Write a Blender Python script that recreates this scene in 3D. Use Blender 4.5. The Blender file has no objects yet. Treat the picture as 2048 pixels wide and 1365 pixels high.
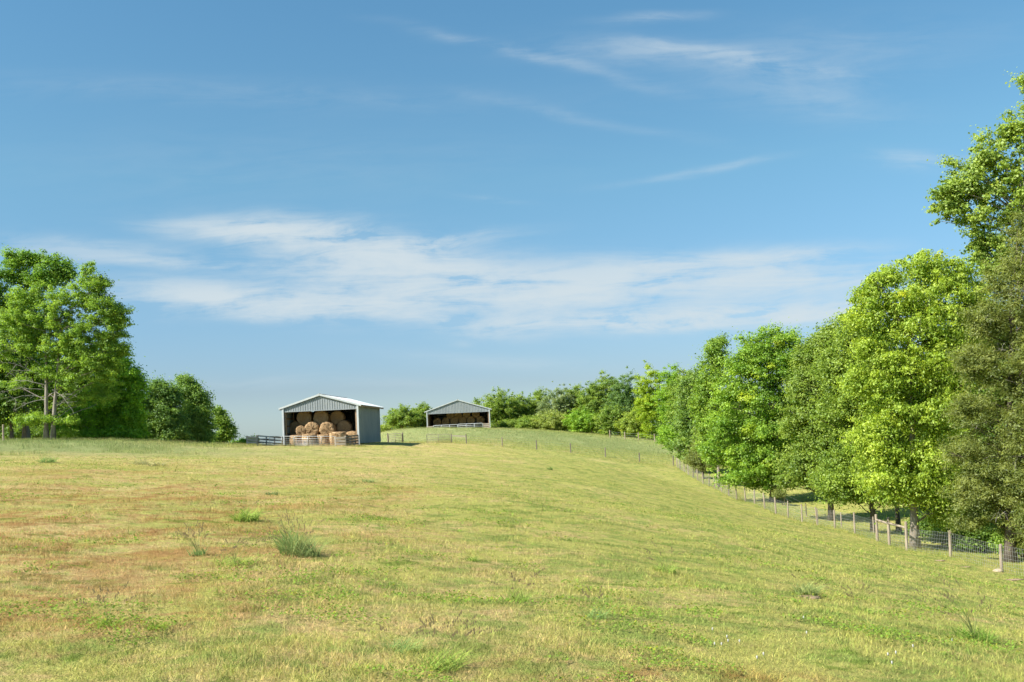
import bpy, math, random
import numpy as np
from mathutils import Vector, Matrix
R = math.radians
scene = bpy.context.scene
COL = scene.collection

# ------------------------------------------------------------------ camera
EYE = 1.65
FPX = 1991.0                       # focal length in photo pixels (35 mm lens, 2048 px wide)
PITCH, ROLL, SHIFT = 3.0, -2.6, 79.0 / 2048
cam_d = bpy.data.cameras.new("camera")
cam_d.lens = 35; cam_d.sensor_width = 36; cam_d.shift_y = SHIFT
cam_d.clip_start = 0.1; cam_d.clip_end = 8000
cam = bpy.data.objects.new("camera", cam_d); COL.objects.link(cam)
CM = Matrix.Rotation(R(90 + PITCH), 3, 'X') @ Matrix.Rotation(R(ROLL), 3, 'Z')
cam.matrix_world = Matrix.Translation((0, 0, EYE)) @ CM.to_4x4()
scene.camera = cam

def ray(px, py):
    d = CM @ Vector(((px - 1024) / FPX, (682.5 - py) / FPX + SHIFT * 2048 / FPX, -1.0))
    return d / d.y
def P(px, py, D):                  # world point seen at a photo pixel, D metres ahead
    return Vector((0, 0, EYE)) + ray(px, py) * D

# ------------------------------------------------------------------ sun, sky
SUN_EL, SUN_AZ = 41.0, -116.0      # azimuth from +Y towards +X
sd = Vector((math.sin(R(SUN_AZ)) * math.cos(R(SUN_EL)), math.cos(R(SUN_AZ)) * math.cos(R(SUN_EL)), math.sin(R(SUN_EL))))
sun_d = bpy.data.lights.new("sun", 'SUN'); sun_d.energy = 3.8; sun_d.angle = R(0.5); sun_d.color = (1.0, 0.95, 0.86)
sun = bpy.data.objects.new("sun", sun_d); COL.objects.link(sun)
sun.rotation_euler = sd.to_track_quat('Z', 'Y').to_euler(); sun.location = (-40, -20, 60)

world = bpy.data.worlds.new("World"); scene.world = world; world.use_nodes = True
wt = world.node_tree; wt.nodes.clear(); WN = wt.nodes; WL = wt.links
def wn(t, **k):
    n = WN.new(t)
    for a, b in k.items(): setattr(n, a, b)
    return n
def wmath(op, a, b=None, c=None, clamp=False):
    n = wn('ShaderNodeMath', operation=op, use_clamp=clamp)
    for i, v in enumerate((a, b, c)):
        if v is None: continue
        if isinstance(v, (int, float)): n.inputs[i].default_value = v
        else: WL.new(v, n.inputs[i])
    return n.outputs[0]
SKY_STRENGTH = 0.0575
sky = wn('ShaderNodeTexSky', sky_type='NISHITA', sun_disc=False)
sky.sun_elevation = R(SUN_EL); sky.sun_rotation = R(SUN_AZ)
sky.air_density = 1.0; sky.dust_density = 0.6; sky.ozone_density = 2.2
tc = wn('ShaderNodeTexCoord'); sep = wn('ShaderNodeSeparateXYZ'); WL.new(tc.outputs['Generated'], sep.inputs[0])
yy = wmath('MAXIMUM', wmath('ABSOLUTE', sep.outputs[1]), 0.08)
uu = wmath('DIVIDE', sep.outputs[0], yy); vv = wmath('DIVIDE', sep.outputs[2], yy)
uv = wn('ShaderNodeCombineXYZ'); WL.new(uu, uv.inputs[0]); WL.new(vv, uv.inputs[1]); WL.new(sep.outputs[1], uv.inputs[2])
# warp
wmap = wn('ShaderNodeMapping'); wmap.inputs['Scale'].default_value = (3.2, 9.0, 0); WL.new(uv.outputs[0], wmap.inputs[0])
wz = wn('ShaderNodeTexNoise'); wz.inputs['Scale'].default_value = 1.0; wz.inputs['Detail'].default_value = 5; WL.new(wmap.outputs[0], wz.inputs['Vector'])
wsub = wn('ShaderNodeVectorMath', operation='SUBTRACT'); WL.new(wz.outputs['Color'], wsub.inputs[0]); wsub.inputs[1].default_value = (.5, .5, .5)
wmul = wn('ShaderNodeVectorMath', operation='MULTIPLY'); WL.new(wsub.outputs[0], wmul.inputs[0]); wmul.inputs[1].default_value = (.15, .034, 0)
wadd = wn('ShaderNodeVectorMath', operation='ADD'); WL.new(uv.outputs[0], wadd.inputs[0]); WL.new(wmul.outputs[0], wadd.inputs[1])
flat = wn('ShaderNodeVectorMath', operation='MULTIPLY'); WL.new(wadd.outputs[0], flat.inputs[0]); flat.inputs[1].default_value = (1, 1, 0)
STROKES = [  # px, py, half length, half height, tilt, amount: cirrus streaks across the northern sky
    (500, 462, 120, 16, -4, 1.05), (640, 478, 170, 24, -6, 1.05), (870, 484, 110, 10, 6, 0.70), (780, 530, 190, 38, -5, 0.87), (930, 578, 260, 44, -3, 0.92),
    (480, 600, 220, 24, -3, 0.87), (420, 618, 170, 16, -5, 0.70), (700, 615, 160, 24, 0, 0.63), (1250, 570, 240, 34, 3, 0.84), (1420, 520, 170, 16, 3, 0.73), (1560, 560, 160, 30, 0, 0.70),
    (1350, 640, 270, 15, 2, 1.26), (1560, 632, 190, 18, 3, 0.84), (1200, 655, 150, 10, 0, 0.70), (850, 645, 130, 12, -8, 0.49), (160, 500, 170, 22, -5, 0.32), (330, 530, 180, 9, -2, 0.42),
    (1480, 118, 170, 11, -7, 0.34), (1300, 112, 190, 18, -2, 0.19), (1080, 118, 190, 9, -14, 0.19), (1280, 44, 70, 8, 4, 0.22), (1620, 190, 150, 34, -8, 0.12), (1650, 110, 260, 50, 6, 0.09),
    (1390, 338, 120, 7, 9, 0.20), (1870, 312, 70, 16, -4, 0.23), (980, 722, 190, 12, -3, 0.11), (620, 765, 260, 9, 0, 0.09), (430, 180, 420, 22, -2, 0.07), (1150, 225, 190, 10, -12, 0.08),
    (240, 640, 240, 10, 0, 0.11), (910, 686, 22, 5, 3, 0.17), (960, 404, 60, 5, -3, 0.12), (560, 330, 400, 60, 0, 0.04)]
acc = None
k = wadd
for (px, py, rx, ry, tilt, amp) in STROKES:
    r = ray(px, py)
    mp = wn('ShaderNodeMapping', vector_type='TEXTURE')
    mp.inputs['Location'].default_value = (r.x, r.z, 0)
    mp.inputs['Rotation'].default_value = (0, 0, R(tilt - 2.6))
    mp.inputs['Scale'].default_value = (rx / FPX, ry / FPX, 1)
    WL.new(flat.outputs[0], mp.inputs[0])
    dp = wn('ShaderNodeVectorMath', operation='DOT_PRODUCT'); WL.new(mp.outputs[0], dp.inputs[0]); WL.new(mp.outputs[0], dp.inputs[1])
    g = wmath('POWER', 0.5, dp.outputs['Value'])
    acc = wmath('MULTIPLY', g, amp) if acc is None else wmath('MULTIPLY_ADD', g, amp, acc)
# fibres: fine streaks drawn out along the wind
fm = wn('ShaderNodeMapping'); fm.inputs['Rotation'].default_value = (0, 0, R(-7)); fm.inputs['Scale'].default_value = (5, 34, 1); WL.new(wadd.outputs[0], fm.inputs[0])
fz = wn('ShaderNodeTexNoise'); fz.inputs['Scale'].default_value = 1.5; fz.inputs['Detail'].default_value = 9; fz.inputs['Roughness'].default_value = .62; fz.inputs['Distortion'].default_value = .5
WL.new(fm.outputs[0], fz.inputs['Vector'])
fm2 = wn('ShaderNodeMapping'); fm2.inputs['Scale'].default_value = (9, 16, 1); fm2.inputs['Rotation'].default_value = (0, 0, R(20)); WL.new(wadd.outputs[0], fm2.inputs[0])
fz2 = wn('ShaderNodeTexNoise'); fz2.inputs['Scale'].default_value = 1.3; fz2.inputs['Detail'].default_value = 8; fz2.inputs['Roughness'].default_value = .6; WL.new(fm2.outputs[0], fz2.inputs['Vector'])
fib = wmath('ADD', wmath('MULTIPLY', fz.outputs['Fac'], .62), wmath('MULTIPLY', fz2.outputs['Fac'], .38))
mr = wn('ShaderNodeMapRange'); mr.inputs['From Min'].default_value = .41; mr.inputs['From Max'].default_value = .60; mr.inputs['To Min'].default_value = .08; mr.inputs['To Max'].default_value = 1.25
WL.new(fib, mr.inputs['Value'])
den = wmath('MULTIPLY', acc, mr.outputs[0])
north = wmath('MULTIPLY', wmath('GREATER_THAN', sep.outputs[1], 0.0), den)
den = wmath('SUBTRACT', 1.0, wmath('POWER', 0.17, north))
den = wmath('MULTIPLY', den, .95, clamp=True)
hs = wn('ShaderNodeMixRGB', blend_type='MULTIPLY'); hs.inputs[0].default_value = 1
WL.new(sky.outputs[0], hs.inputs[1])
grade = wn('ShaderNodeValToRGB'); WL.new(sep.outputs[2], grade.inputs[0])   # clear humid air: less yellow low down, cyan above
while len(grade.color_ramp.elements) < 4: grade.color_ramp.elements.new(.5)
for e_, (p_, c_) in zip(grade.color_ramp.elements, ((0.0, (.66, .84, 1.08)), (.05, (.54, .63, .79)), (.25, (.64, .915, .895)), (.42, (.62, .98, .995)))): e_.position = p_; e_.color = (*c_, 1)
WL.new(grade.outputs[0], hs.inputs[2])
mixc = wn('ShaderNodeMixRGB'); WL.new(den, mixc.inputs[0]); WL.new(hs.outputs[0], mixc.inputs[1])
mixc.inputs[2].default_value = (.235 / SKY_STRENGTH, .265 / SKY_STRENGTH, .28 / SKY_STRENGTH, 1)
bg = wn('ShaderNodeBackground'); bg.inputs[1].default_value = SKY_STRENGTH; WL.new(mixc.outputs[0], bg.inputs[0])
wo = wn('ShaderNodeOutputWorld'); WL.new(bg.outputs[0], wo.inputs[0])
world.cycles.sampling_method = 'MANUAL'; world.cycles.sample_map_resolution = 512

scene.view_settings.view_transform = 'Standard'; scene.view_settings.look = 'None'
scene.view_settings.exposure = 1.52; scene.view_settings.gamma = 1
scene.cycles.max_bounces = 7; scene.cycles.diffuse_bounces = 4; scene.cycles.transmission_bounces = 3
scene.cycles.glossy_bounces = 2; scene.cycles.transparent_max_bounces = 4
scene.cycles.use_adaptive_sampling = True; scene.cycles.adaptive_threshold = 0.02

# ------------------------------------------------------------------ helpers
def tag(o, label=None, cat=None, group=None, kind=None):
    if label: o['label'] = label
    if cat: o['category'] = cat
    if group: o['group'] = group
    if kind: o['kind'] = kind
    return o
def empty(name, loc, rz=0.0):
    o = bpy.data.objects.new(name, None); o.empty_display_size = .3; COL.objects.link(o)
    o.location = loc; o.rotation_euler = (0, 0, rz); return o
def np_mesh(name, verts, faces, mat, parent=None, loc=None, smooth=False, color=None, normals=None):
    """verts (n,3), faces (m,k) arrays with one polygon size"""
    verts = np.ascontiguousarray(verts, dtype=np.float32); faces = np.ascontiguousarray(faces, dtype=np.int32)
    me = bpy.data.meshes.new(name); m, kk = faces.shape
    me.vertices.add(len(verts)); me.vertices.foreach_set('co', verts.ravel())
    me.loops.add(m * kk); me.loops.foreach_set('vertex_index', faces.ravel())
    me.polygons.add(m); me.polygons.foreach_set('loop_start', np.arange(0, m * kk, kk, dtype=np.int32))
    me.polygons.foreach_set('loop_total', np.full(m, kk, dtype=np.int32))
    me.update(calc_edges=True)
    if color is not None:
        a = me.attributes.new('tint', 'FLOAT_COLOR', 'POINT')
        c4 = np.ones((len(verts), 4), dtype=np.float32); c4[:, :3] = color
        a.data.foreach_set('color', c4.ravel())
    if smooth: me.shade_smooth()
    me.materials.append(mat)
    o = bpy.data.objects.new(name, me); COL.objects.link(o)
    if parent: o.parent = parent
    if loc is not None: o.location = loc
    return o
class MB:
    """collects boxes, beams, tubes and polygons into one mesh"""
    def __init__(s): s.v = []; s.f = []
    def poly(s, pts):
        n = len(s.v); s.v += [tuple(p) for p in pts]; s.f.append(tuple(range(n, n + len(pts))))
    def hexa(s, c):
        n = len(s.v); s.v += [tuple(p) for p in c]
        for q in ((0, 3, 2, 1), (4, 5, 6, 7), (0, 1, 5, 4), (1, 2, 6, 5), (2, 3, 7, 6), (3, 0, 4, 7)): s.f.append(tuple(n + i for i in q))
    def box(s, x0, x1, y0, y1, z0, z1):
        s.hexa([(x0, y0, z0), (x1, y0, z0), (x1, y1, z0), (x0, y1, z0), (x0, y0, z1), (x1, y0, z1), (x1, y1, z1), (x0, y1, z1)])
    def beam(s, a, b, w, h, up=(0, 0, 1)):
        a = Vector(a); b = Vector(b); d = (b - a).normalized(); u = Vector(up)
        sd_ = d.cross(u)
        if sd_.length < 1e-4: sd_ = d.cross(Vector((1, 0, 0)))
        sd_.normalize(); u = sd_.cross(d).normalized(); sx = sd_ * (w / 2); uz = u * (h / 2)
        s.hexa([a - sx - uz, a + sx - uz, a + sx + uz, a - sx + uz, b - sx - uz, b + sx - uz, b + sx + uz, b - sx + uz])
    def tube(s, pts, rads, n=6, cap=True):
        pts = [Vector(p) for p in pts]; base = len(s.v)
        if isinstance(rads, (int, float)): rads = [rads] * len(pts)
        ref = Vector((0.3, 0.9, 0.1)).normalized()
        for i, p in enumerate(pts):
            d = (pts[min(i + 1, len(pts) - 1)] - pts[max(i - 1, 0)])
            d = d.normalized() if d.length > 1e-6 else Vector((0, 0, 1))
            a = d.cross(ref)
            if a.length < .05: a = d.cross(Vector((1, 0, 0)))
            a.normalize(); b = d.cross(a)
            for j in range(n):
                t = 2 * math.pi * j / n; s.v.append(tuple(p + (a * math.cos(t) + b * math.sin(t)) * rads[i]))
        for i in range(len(pts) - 1):
            for j in range(n):
                q = base + i * n; s.f.append((q + j, q + (j + 1) % n, q + n + (j + 1) % n, q + n + j))
        if cap:
            s.f.append(tuple(base + j for j in reversed(range(n)))); q = base + (len(pts) - 1) * n; s.f.append(tuple(q + j for j in range(n)))
    def build(s, name, mat, parent=None, smooth=False, loc=None):
        me = bpy.data.meshes.new(name); me.from_pydata(s.v, [], s.f); me.update()
        if smooth: me.shade_smooth()
        me.materials.append(mat)
        o = bpy.data.objects.new(name, me); COL.objects.link(o)
        if parent: o.parent = parent
        if loc is not None: o.location = loc
        return o

def new_mat(name):
    m = bpy.data.materials.new(name); m.use_nodes = True; nt = m.node_tree; nt.nodes.clear()
    out = nt.nodes.new('ShaderNodeOutputMaterial'); return m, nt, out
def nd(nt, t, ins=None, **kw):
    n = nt.nodes.new(t)
    for a, b in kw.items(): setattr(n, a, b)
    for a, b in (ins or {}).items():
        if hasattr(b, 'is_output'): nt.links.new(b, n.inputs[a])
        else: n.inputs[a].default_value = b
    return n
def rgb(c): return (c[0], c[1], c[2], 1)
def ramp(nt, fac, stops, interp='LINEAR'):
    n = nt.nodes.new('ShaderNodeValToRGB'); nt.links.new(fac, n.inputs[0]); cr = n.color_ramp; cr.interpolation = interp
    while len(cr.elements) < len(stops): cr.elements.new(.5)
    for e, (p, c) in zip(cr.elements, stops): e.position = p; e.color = rgb(c)
    return n.outputs[0]
def surf_mat(name, c1, c2, scale=(4, 4, 4), rough=.8, metal=0.0, bump=.3, bscale=None, coords='Object', detail=6, spec=.3):
    m, nt, out = new_mat(name)
    t = nd(nt, 'ShaderNodeTexCoord'); mp = nd(nt, 'ShaderNodeMapping', {'Vector': t.outputs[coords], 'Scale': scale})
    no = nd(nt, 'ShaderNodeTexNoise', {'Vector': mp.outputs[0], 'Scale': 1.0, 'Detail': detail, 'Roughness': .65})
    col = ramp(nt, no.outputs['Fac'], [(.32, c1), (.68, c2)])
    b = nd(nt, 'ShaderNodeBump', {'Height': no.outputs['Fac'], 'Strength': bump, 'Distance': .02})
    p = nd(nt, 'ShaderNodeBsdfPrincipled', {'Base Color': col, 'Roughness': rough, 'Metallic': metal, 'Normal': b.outputs[0], 'Specular IOR Level': spec})
    nt.links.new(p.outputs[0], out.inputs[0]); return m

# ------------------------------------------------------------------ terrain
_CP = [ # x, y, z: the pasture falls away to the right and climbs gently to a crest ahead
    (0, -60, -.3), (0, -15, 0), (0, 0, 0), (-4, 6.5, .22), (-1.2, 7, .05), (4, 7, -.5), (9, 12, -1.6), (-12, 12, .65), (-20, 30, 1.2), (-8, 30, .15), (0, 30, -.35), (8, 32, -1.9), (0, 60, -.7), (10, 60, -2.7),
    (10, 90, -2.2), (0, 95, -.35), (-8, 95, .55), (-10, 70, .35), (-14.7, 95, 1.28), (-18, 93, 1.3), (-22, 93, 1.35), (-20, 70, .95), (-14, 107, 1.25), (-21, 107, 1.1),
    (20, 41.8, -5.1), (20, 51.9, -5.4), (20, 67, -5.5), (20, 77.7, -5.6), (20, 91, -5.55), (20, 107, -4.8), (20, 124, -3.65), (18, 25, -4.3), (24, 30, -5.2),
    (16.1, 126, -2.8), (11.8, 126, -2.0), (7.4, 126, -1.3), (3.1, 126, -.65), (-1.2, 126, -.1), (-5.8, 126, .5), (-10.8, 126, .8), (-15.7, 126, 1.0),
    (-9.5, 178, 2.75), (-2, 175, 2.35), (10.5, 180, 1.1), (24.4, 190, -.3), (28.6, 180, -.9), (-21, 168, 2.95), (-14, 178, 2.85), (-4, 182, 2.7), (-4, 160, 1.9), (8, 155, .35), (18, 155, -1.6), (26, 150, -3.0),
    (-39.7, 85, 2.8), (-34, 88, 2.5), (-28, 90, 1.9), (-24.5, 94, 1.52), (-48, 84, 2.95), (-34, 66, 1.95), (-42, 66, 2.4), (-25, 50, 1.35), (-30, 106, .9), (-48, 108, 1.0), (-36, 125, -1.5), (-24, 118, .1), (-60, 100, 2.0), (-60, 50, 2.2), (-60, 20, 1.5), (-35, 20, 1.1), (-40, 150, -5), (-70, 150, -6),
    (24, 62, -5.85), (26.8, 70, -6.3), (26, 72, -6.35), (23, 88, -5.5), (22.6, 46, -5.2), (32, 60, -6.4), (36, 80, -6.0), (34, 100, -4.6), (40, 130, -2.6), (40, 40, -6.4), (60, 60, -8), (60, 110, -5), (60, 170, -3), (40, 185, -1.5), (25, 10, -4), (30, -10, -4), (-20, -20, .3),
    (-20, 215, 2.2), (0, 215, 1.6), (20, 215, 0), (40, 220, -2), (-45, 200, -2)]
_cp = np.array(_CP, dtype=float); _n = len(_cp)
def _U(r2): return np.where(r2 > 1e-9, r2 * np.log(np.maximum(r2, 1e-9)), 0.0)
_K = _U(((_cp[:, None, :2] - _cp[None, :, :2]) / 50) ** 2 @ np.ones(2))
_K += np.eye(_n) * 0.006
_Pm = np.c_[np.ones(_n), _cp[:, :2] / 50]
_A = np.block([[_K, _Pm], [_Pm.T, np.zeros((3, 3))]])
_w = np.linalg.solve(_A, np.r_[_cp[:, 2], 0, 0, 0])
def tz(x, y):
    x = np.asarray(x, dtype=float); y = np.asarray(y, dtype=float); sh = np.broadcast(x, y).shape
    xf = np.broadcast_to(x, sh).ravel(); yf = np.broadcast_to(y, sh).ravel()
    xc = np.clip(xf, -110, 110); yc = np.clip(yf, -80, 260); z = np.empty(len(xf))
    for i in range(0, len(xf), 20000):
        q = slice(i, i + 20000)
        r2 = ((xc[q, None] - _cp[None, :, 0]) / 50) ** 2 + ((yc[q, None] - _cp[None, :, 1]) / 50) ** 2
        z[q] = _U(r2) @ _w[:_n] + _w[_n] + _w[_n + 1] * xc[q] / 50 + _w[_n + 2] * yc[q] / 50
    def ss(t): t = np.clip(t, 0, 1); return t * t * (3 - 2 * t)
    far = np.maximum(ss((np.abs(xf) - 45) / 80), np.maximum(ss((yf - 205) / 70), ss((-yf - 30) / 60)))
    dist = np.hypot(xf, yf)
    z = z * (1 - far) + far * (-6.5 - 14 * ss((dist - 250) / 1500))
    z += (.022 * np.sin(1.9 * xf + .7 * yf + 1.3 * np.sin(.9 * yf)) + .018 * np.sin(2.7 * yf - 1.1 * xf + 1.7 * np.sin(1.3 * xf)) + .03 * np.sin(.53 * xf + .61 * yf) * np.sin(.37 * yf - .8 * xf)) * (dist < 260)
    return z.reshape(sh)
def gz(x, y): return float(tz(np.array([x]), np.array([y]))[0])
def ground_hit(px, py, d0=4.0):
    r = ray(px, py); D = np.arange(d0, 240, .1)
    pz = EYE + r.z * D; g = tz(r.x * D, D); i = np.argmax(pz <= g)
    if pz[i] > g[i]: return None
    return Vector((r.x * D[i], D[i], g[i]))

# pasture colour, shared by soil and blades: position-driven noise and hand-placed patches
def pasture_color(nt):
    geo = nd(nt, 'ShaderNodeNewGeometry'); pos = geo.outputs['Position']
    fl = nd(nt, 'ShaderNodeVectorMath', {0: pos, 1: (1, 1, .3)}, operation='MULTIPLY').outputs[0]
    def noise(scale, detail=4, rough=.6, dist=0.0, off=(0, 0, 0), st=(1, 1, 1)):
        mp = nd(nt, 'ShaderNodeMapping', {'Vector': fl, 'Location': off, 'Scale': st})
        return nd(nt, 'ShaderNodeTexNoise', {'Vector': mp.outputs[0], 'Scale': scale, 'Detail': detail, 'Roughness': rough, 'Distortion': dist}).outputs['Fac']
    def step(v, a, b):
        return nd(nt, 'ShaderNodeMapRange', {'Value': v, 'From Min': a, 'From Max': b}, interpolation_type='SMOOTHSTEP').outputs[0]
    def mul(a, b): return nd(nt, 'ShaderNodeMath', {0: a, 1: b}, operation='MULTIPLY').outputs[0]
    def add(a, b): return nd(nt, 'ShaderNodeMath', {0: a, 1: b}, operation='ADD').outputs[0]
    def mix(f, a, b):
        n = nt.nodes.new('ShaderNodeMixRGB')
        for i, v in enumerate((f, a, b)):
            if hasattr(v, 'is_output'): nt.links.new(v, n.inputs[i])
            elif i: n.inputs[i].default_value = rgb(v)
            else: n.inputs[0].default_value = v
        return n.outputs[0]
    def blob(x, y, rx, ry):
        mp = nd(nt, 'ShaderNodeMapping', {'Vector': fl, 'Location': (x, y, 0), 'Scale': (rx, ry, 1000)}, vector_type='TEXTURE')
        d = nd(nt, 'ShaderNodeVectorMath', {0: mp.outputs[0], 1: mp.outputs[0]}, operation='DOT_PRODUCT').outputs['Value']
        return nd(nt, 'ShaderNodeMath', {0: .45, 1: d}, operation='POWER').outputs[0]
    STRAW, GREEN, YG, RED, LONG, DEEP = C_STRAW, C_GREEN, C_YG, C_RED, C_LONG, C_DEEP
    n1 = noise(.22, 5, .6, .4); n2 = noise(.9, 5, .65, .5, (13, 7, 0)); n3 = noise(3.4, 5, .7, .3, (3, 31, 0)); n4 = noise(14, 4, .7, 0, (8, 1, 0))
    sepx = nd(nt, 'ShaderNodeSeparateXYZ', {0: fl})
    right = step(sepx.outputs[0], -9.0, 6.0)
    # straw against yellow-green
    s = add(add(mul(n1, .35), mul(n2, .35)), add(mul(n3, .30), mul(n4, .18)))
    s = add(s, mul(right, -.045)); s = add(s, mul(blob(-4, 9, 6, 7), .02)); s = add(s, -.010)
    c = mix(step(s, .52, .64), YG, STRAW)
    g = add(add(mul(n2, .4), mul(noise(1.7, 5, .7, .6, (40, 9, 0)), .45)), mul(n4, .15)); g = add(g, mul(right, .035))
    c = mix(mul(step(g, .51, .59), .8), c, GREEN)
    # reddish sorrel on the left rise
    red = add(add(blob(-9.5, 24, 5.5, 9), blob(-7, 15, 3.5, 4.5)), add(blob(-4.2, 9.0, 1.6, 1.6), mul(blob(-15, 38, 7, 10), .45)))
    red = add(red, mul(add(blob(.7, 7.5, .9, .5), add(blob(-5.5, 33, 3, 3), blob(1.8, 7.4, .8, .4))), .7))
    rn = add(add(mul(noise(.45, 5, .65, .6, (5, 77, 0), (1, .7, 1)), .5), mul(n3, .35)), mul(n4, .15))
    c = mix(mul(mul(nd(nt, 'ShaderNodeMath', {0: red, 1: 1.0}, operation='MINIMUM').outputs[0], step(rn, .45, .59)), .82), c, RED)
    # deeper clover patches
    cl = step(add(mul(noise(.75, 4, .6, 1.0, (91, 3, 0), (1, 1.6, 1)), .7), mul(n3, .3)), .565, .63)
    c = mix(mul(cl, .7), c, DEEP)
    # longer grey-green grass on the left crest and beyond the cross fence
    lng = add(mul(blob(-42, 74, 20, 12), 1.25), blob(2, 158, 60, 22)); lng = nd(nt, 'ShaderNodeMath', {0: mul(lng, add(mul(n2, .8), .55)), 1: .85}, operation='MINIMUM').outputs[0]
    c = mix(lng, c, LONG)
    c = mix(mul(mul(step(n3, .52, .66), blob(2, 158, 60, 22)), .5), c, STRAW)
    # fine dapple in albedo
    f = nd(nt, 'ShaderNodeMapRange', {'Value': add(mul(n4, .5), mul(noise(55, 3, .7), .5)), 'From Min': .35, 'From Max': .65, 'To Min': .66, 'To Max': 1.26}).outputs[0]
    f2 = nd(nt, 'ShaderNodeMapRange', {'Value': add(mul(n3, .6), mul(n2, .4)), 'From Min': .36, 'From Max': .62, 'To Min': 1.14, 'To Max': .84}).outputs[0]
    f = mul(f, f2)
    c = nd(nt, 'ShaderNodeVectorMath', {0: c, 'Scale': f}, operation='SCALE').outputs[0]
    return c, add(mul(n3, .5), mul(n4, .5)), noise(55, 3, .7)
C_STRAW = (.60, .45, .205); C_GREEN = (.235, .31, .075); C_YG = (.415, .395, .118); C_RED = (.38, .20, .074); C_LONG = (.25, .30, .125); C_DEEP = (.16, .24, .04)

m, nt, out = new_mat('pasture_ground')
c, h1, h2 = pasture_color(nt)
hh = nd(nt, 'ShaderNodeMath', {0: h1, 1: h2}, operation='ADD').outputs[0]
bp = nd(nt, 'ShaderNodeBump', {'Height': hh, 'Strength': .8, 'Distance': .10})
df = nd(nt, 'ShaderNodeBsdfDiffuse', {'Color': c, 'Normal': bp.outputs[0]}); nt.links.new(df.outputs[0], out.inputs[0])
M_GROUND = m
def blade_mat(name, fixed=None, trans=.35):
    m, nt, out = new_mat(name)
    at = nd(nt, 'ShaderNodeAttribute', attribute_name='tint')
    if fixed is None:
        c, _, _ = pasture_color(nt)
        c = nd(nt, 'ShaderNodeVectorMath', {0: c, 1: at.outputs['Color']}, operation='MULTIPLY').outputs[0]
    else: c = at.outputs['Color']
    d = nd(nt, 'ShaderNodeBsdfDiffuse', {'Color': c}); t = nd(nt, 'ShaderNodeBsdfTranslucent', {'Color': c})
    mx = nd(nt, 'ShaderNodeMixShader', {0: trans, 1: d.outputs[0], 2: t.outputs[0]})
    nt.links.new(mx.outputs[0], out.inputs[0]); return m
M_BLADE = blade_mat('grass_blades'); M_TUFT = blade_mat('tuft_blades', True)
m, nt, out = new_mat('leaves')
at = nd(nt, 'ShaderNodeAttribute', attribute_name='tint')
tr_c = nd(nt, 'ShaderNodeVectorMath', {0: at.outputs['Color'], 1: (1.15, 1.1, .55)}, operation='MULTIPLY').outputs[0]
d = nd(nt, 'ShaderNodeBsdfDiffuse', {'Color': at.outputs['Color']}); t = nd(nt, 'ShaderNodeBsdfTranslucent', {'Color': tr_c})
g = nd(nt, 'ShaderNodeBsdfGlossy', {'Color': (.9, .95, 1, 1), 'Roughness': .55})
mx = nd(nt, 'ShaderNodeMixShader', {0: .53, 1: d.outputs[0], 2: t.outputs[0]})
mx2 = nd(nt, 'ShaderNodeMixShader', {0: .02, 1: mx.outputs[0], 2: g.outputs[0]})
nt.links.new(mx2.outputs[0], out.inputs[0]); M_LEAF = m
M_BARK = surf_mat('bark', (.16, .13, .10), (.36, .31, .25), (6, 6, 1.4), .95, bump=.8)
M_DARKBARK = surf_mat('dark_bark', (.07, .055, .045), (.17, .14, .11), (6, 6, 1.4), .95, bump=.8)
M_DEADWOOD = surf_mat('dead_wood', (.22, .20, .17), (.38, .35, .31), (8, 8, 2), .95, bump=.4)
M_POST = surf_mat('weathered_wood', (.19, .15, .11), (.36, .30, .225), (9, 9, 1.6), .9, bump=.5)
M_DARKPOST = surf_mat('dark_weathered_or_shaded_wood', (.11, .095, .075), (.25, .21, .165), (9, 9, 1.6), .9, bump=.5)
M_PLANK = surf_mat('grey_planks', (.30, .25, .20), (.50, .43, .35), (2, 2, 14), .9, bump=.4)
M_WIRE = surf_mat('galvanised_wire', (.30, .31, .30), (.42, .43, .42), (5, 5, 5), .45, .4, bump=.05)
M_GATE = surf_mat('galvanised_tube', (.40, .40, .40), (.52, .52, .51), (3, 3, 3), .42, .35, bump=.05)
M_OLDGATE = surf_mat('dull_gate_tube', (.17, .14, .12), (.28, .24, .20), (3, 3, 3), .6, .2, bump=.05)
M_METAL = surf_mat('grey_steel_cladding', (.235, .26, .27), (.30, .325, .335), (.8, .8, .35), .5, .15, bump=.05)
M_SIDE = M_METAL
M_ROOF = surf_mat('pale_steel_roof', (.50, .53, .53), (.64, .66, .66), (.7, .7, .7), .42, .1, bump=.05)
M_TRIM = surf_mat('white_trim', (.40, .43, .44), (.50, .53, .53), (1, 1, .6), .5, bump=.05)
M_TIMBER = surf_mat('framing_timber', (.20, .13, .08), (.36, .25, .16), (2, 2, 10), .9, bump=.4)
M_STONE = surf_mat('limestone', (.30, .24, .17), (.46, .38, .28), (7, 7, 7), .9, bump=.6)
M_SOIL = surf_mat('red_brown_soil', (.17, .115, .07), (.33, .24, .15), (6, 6, 6), .98, bump=.8)
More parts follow.
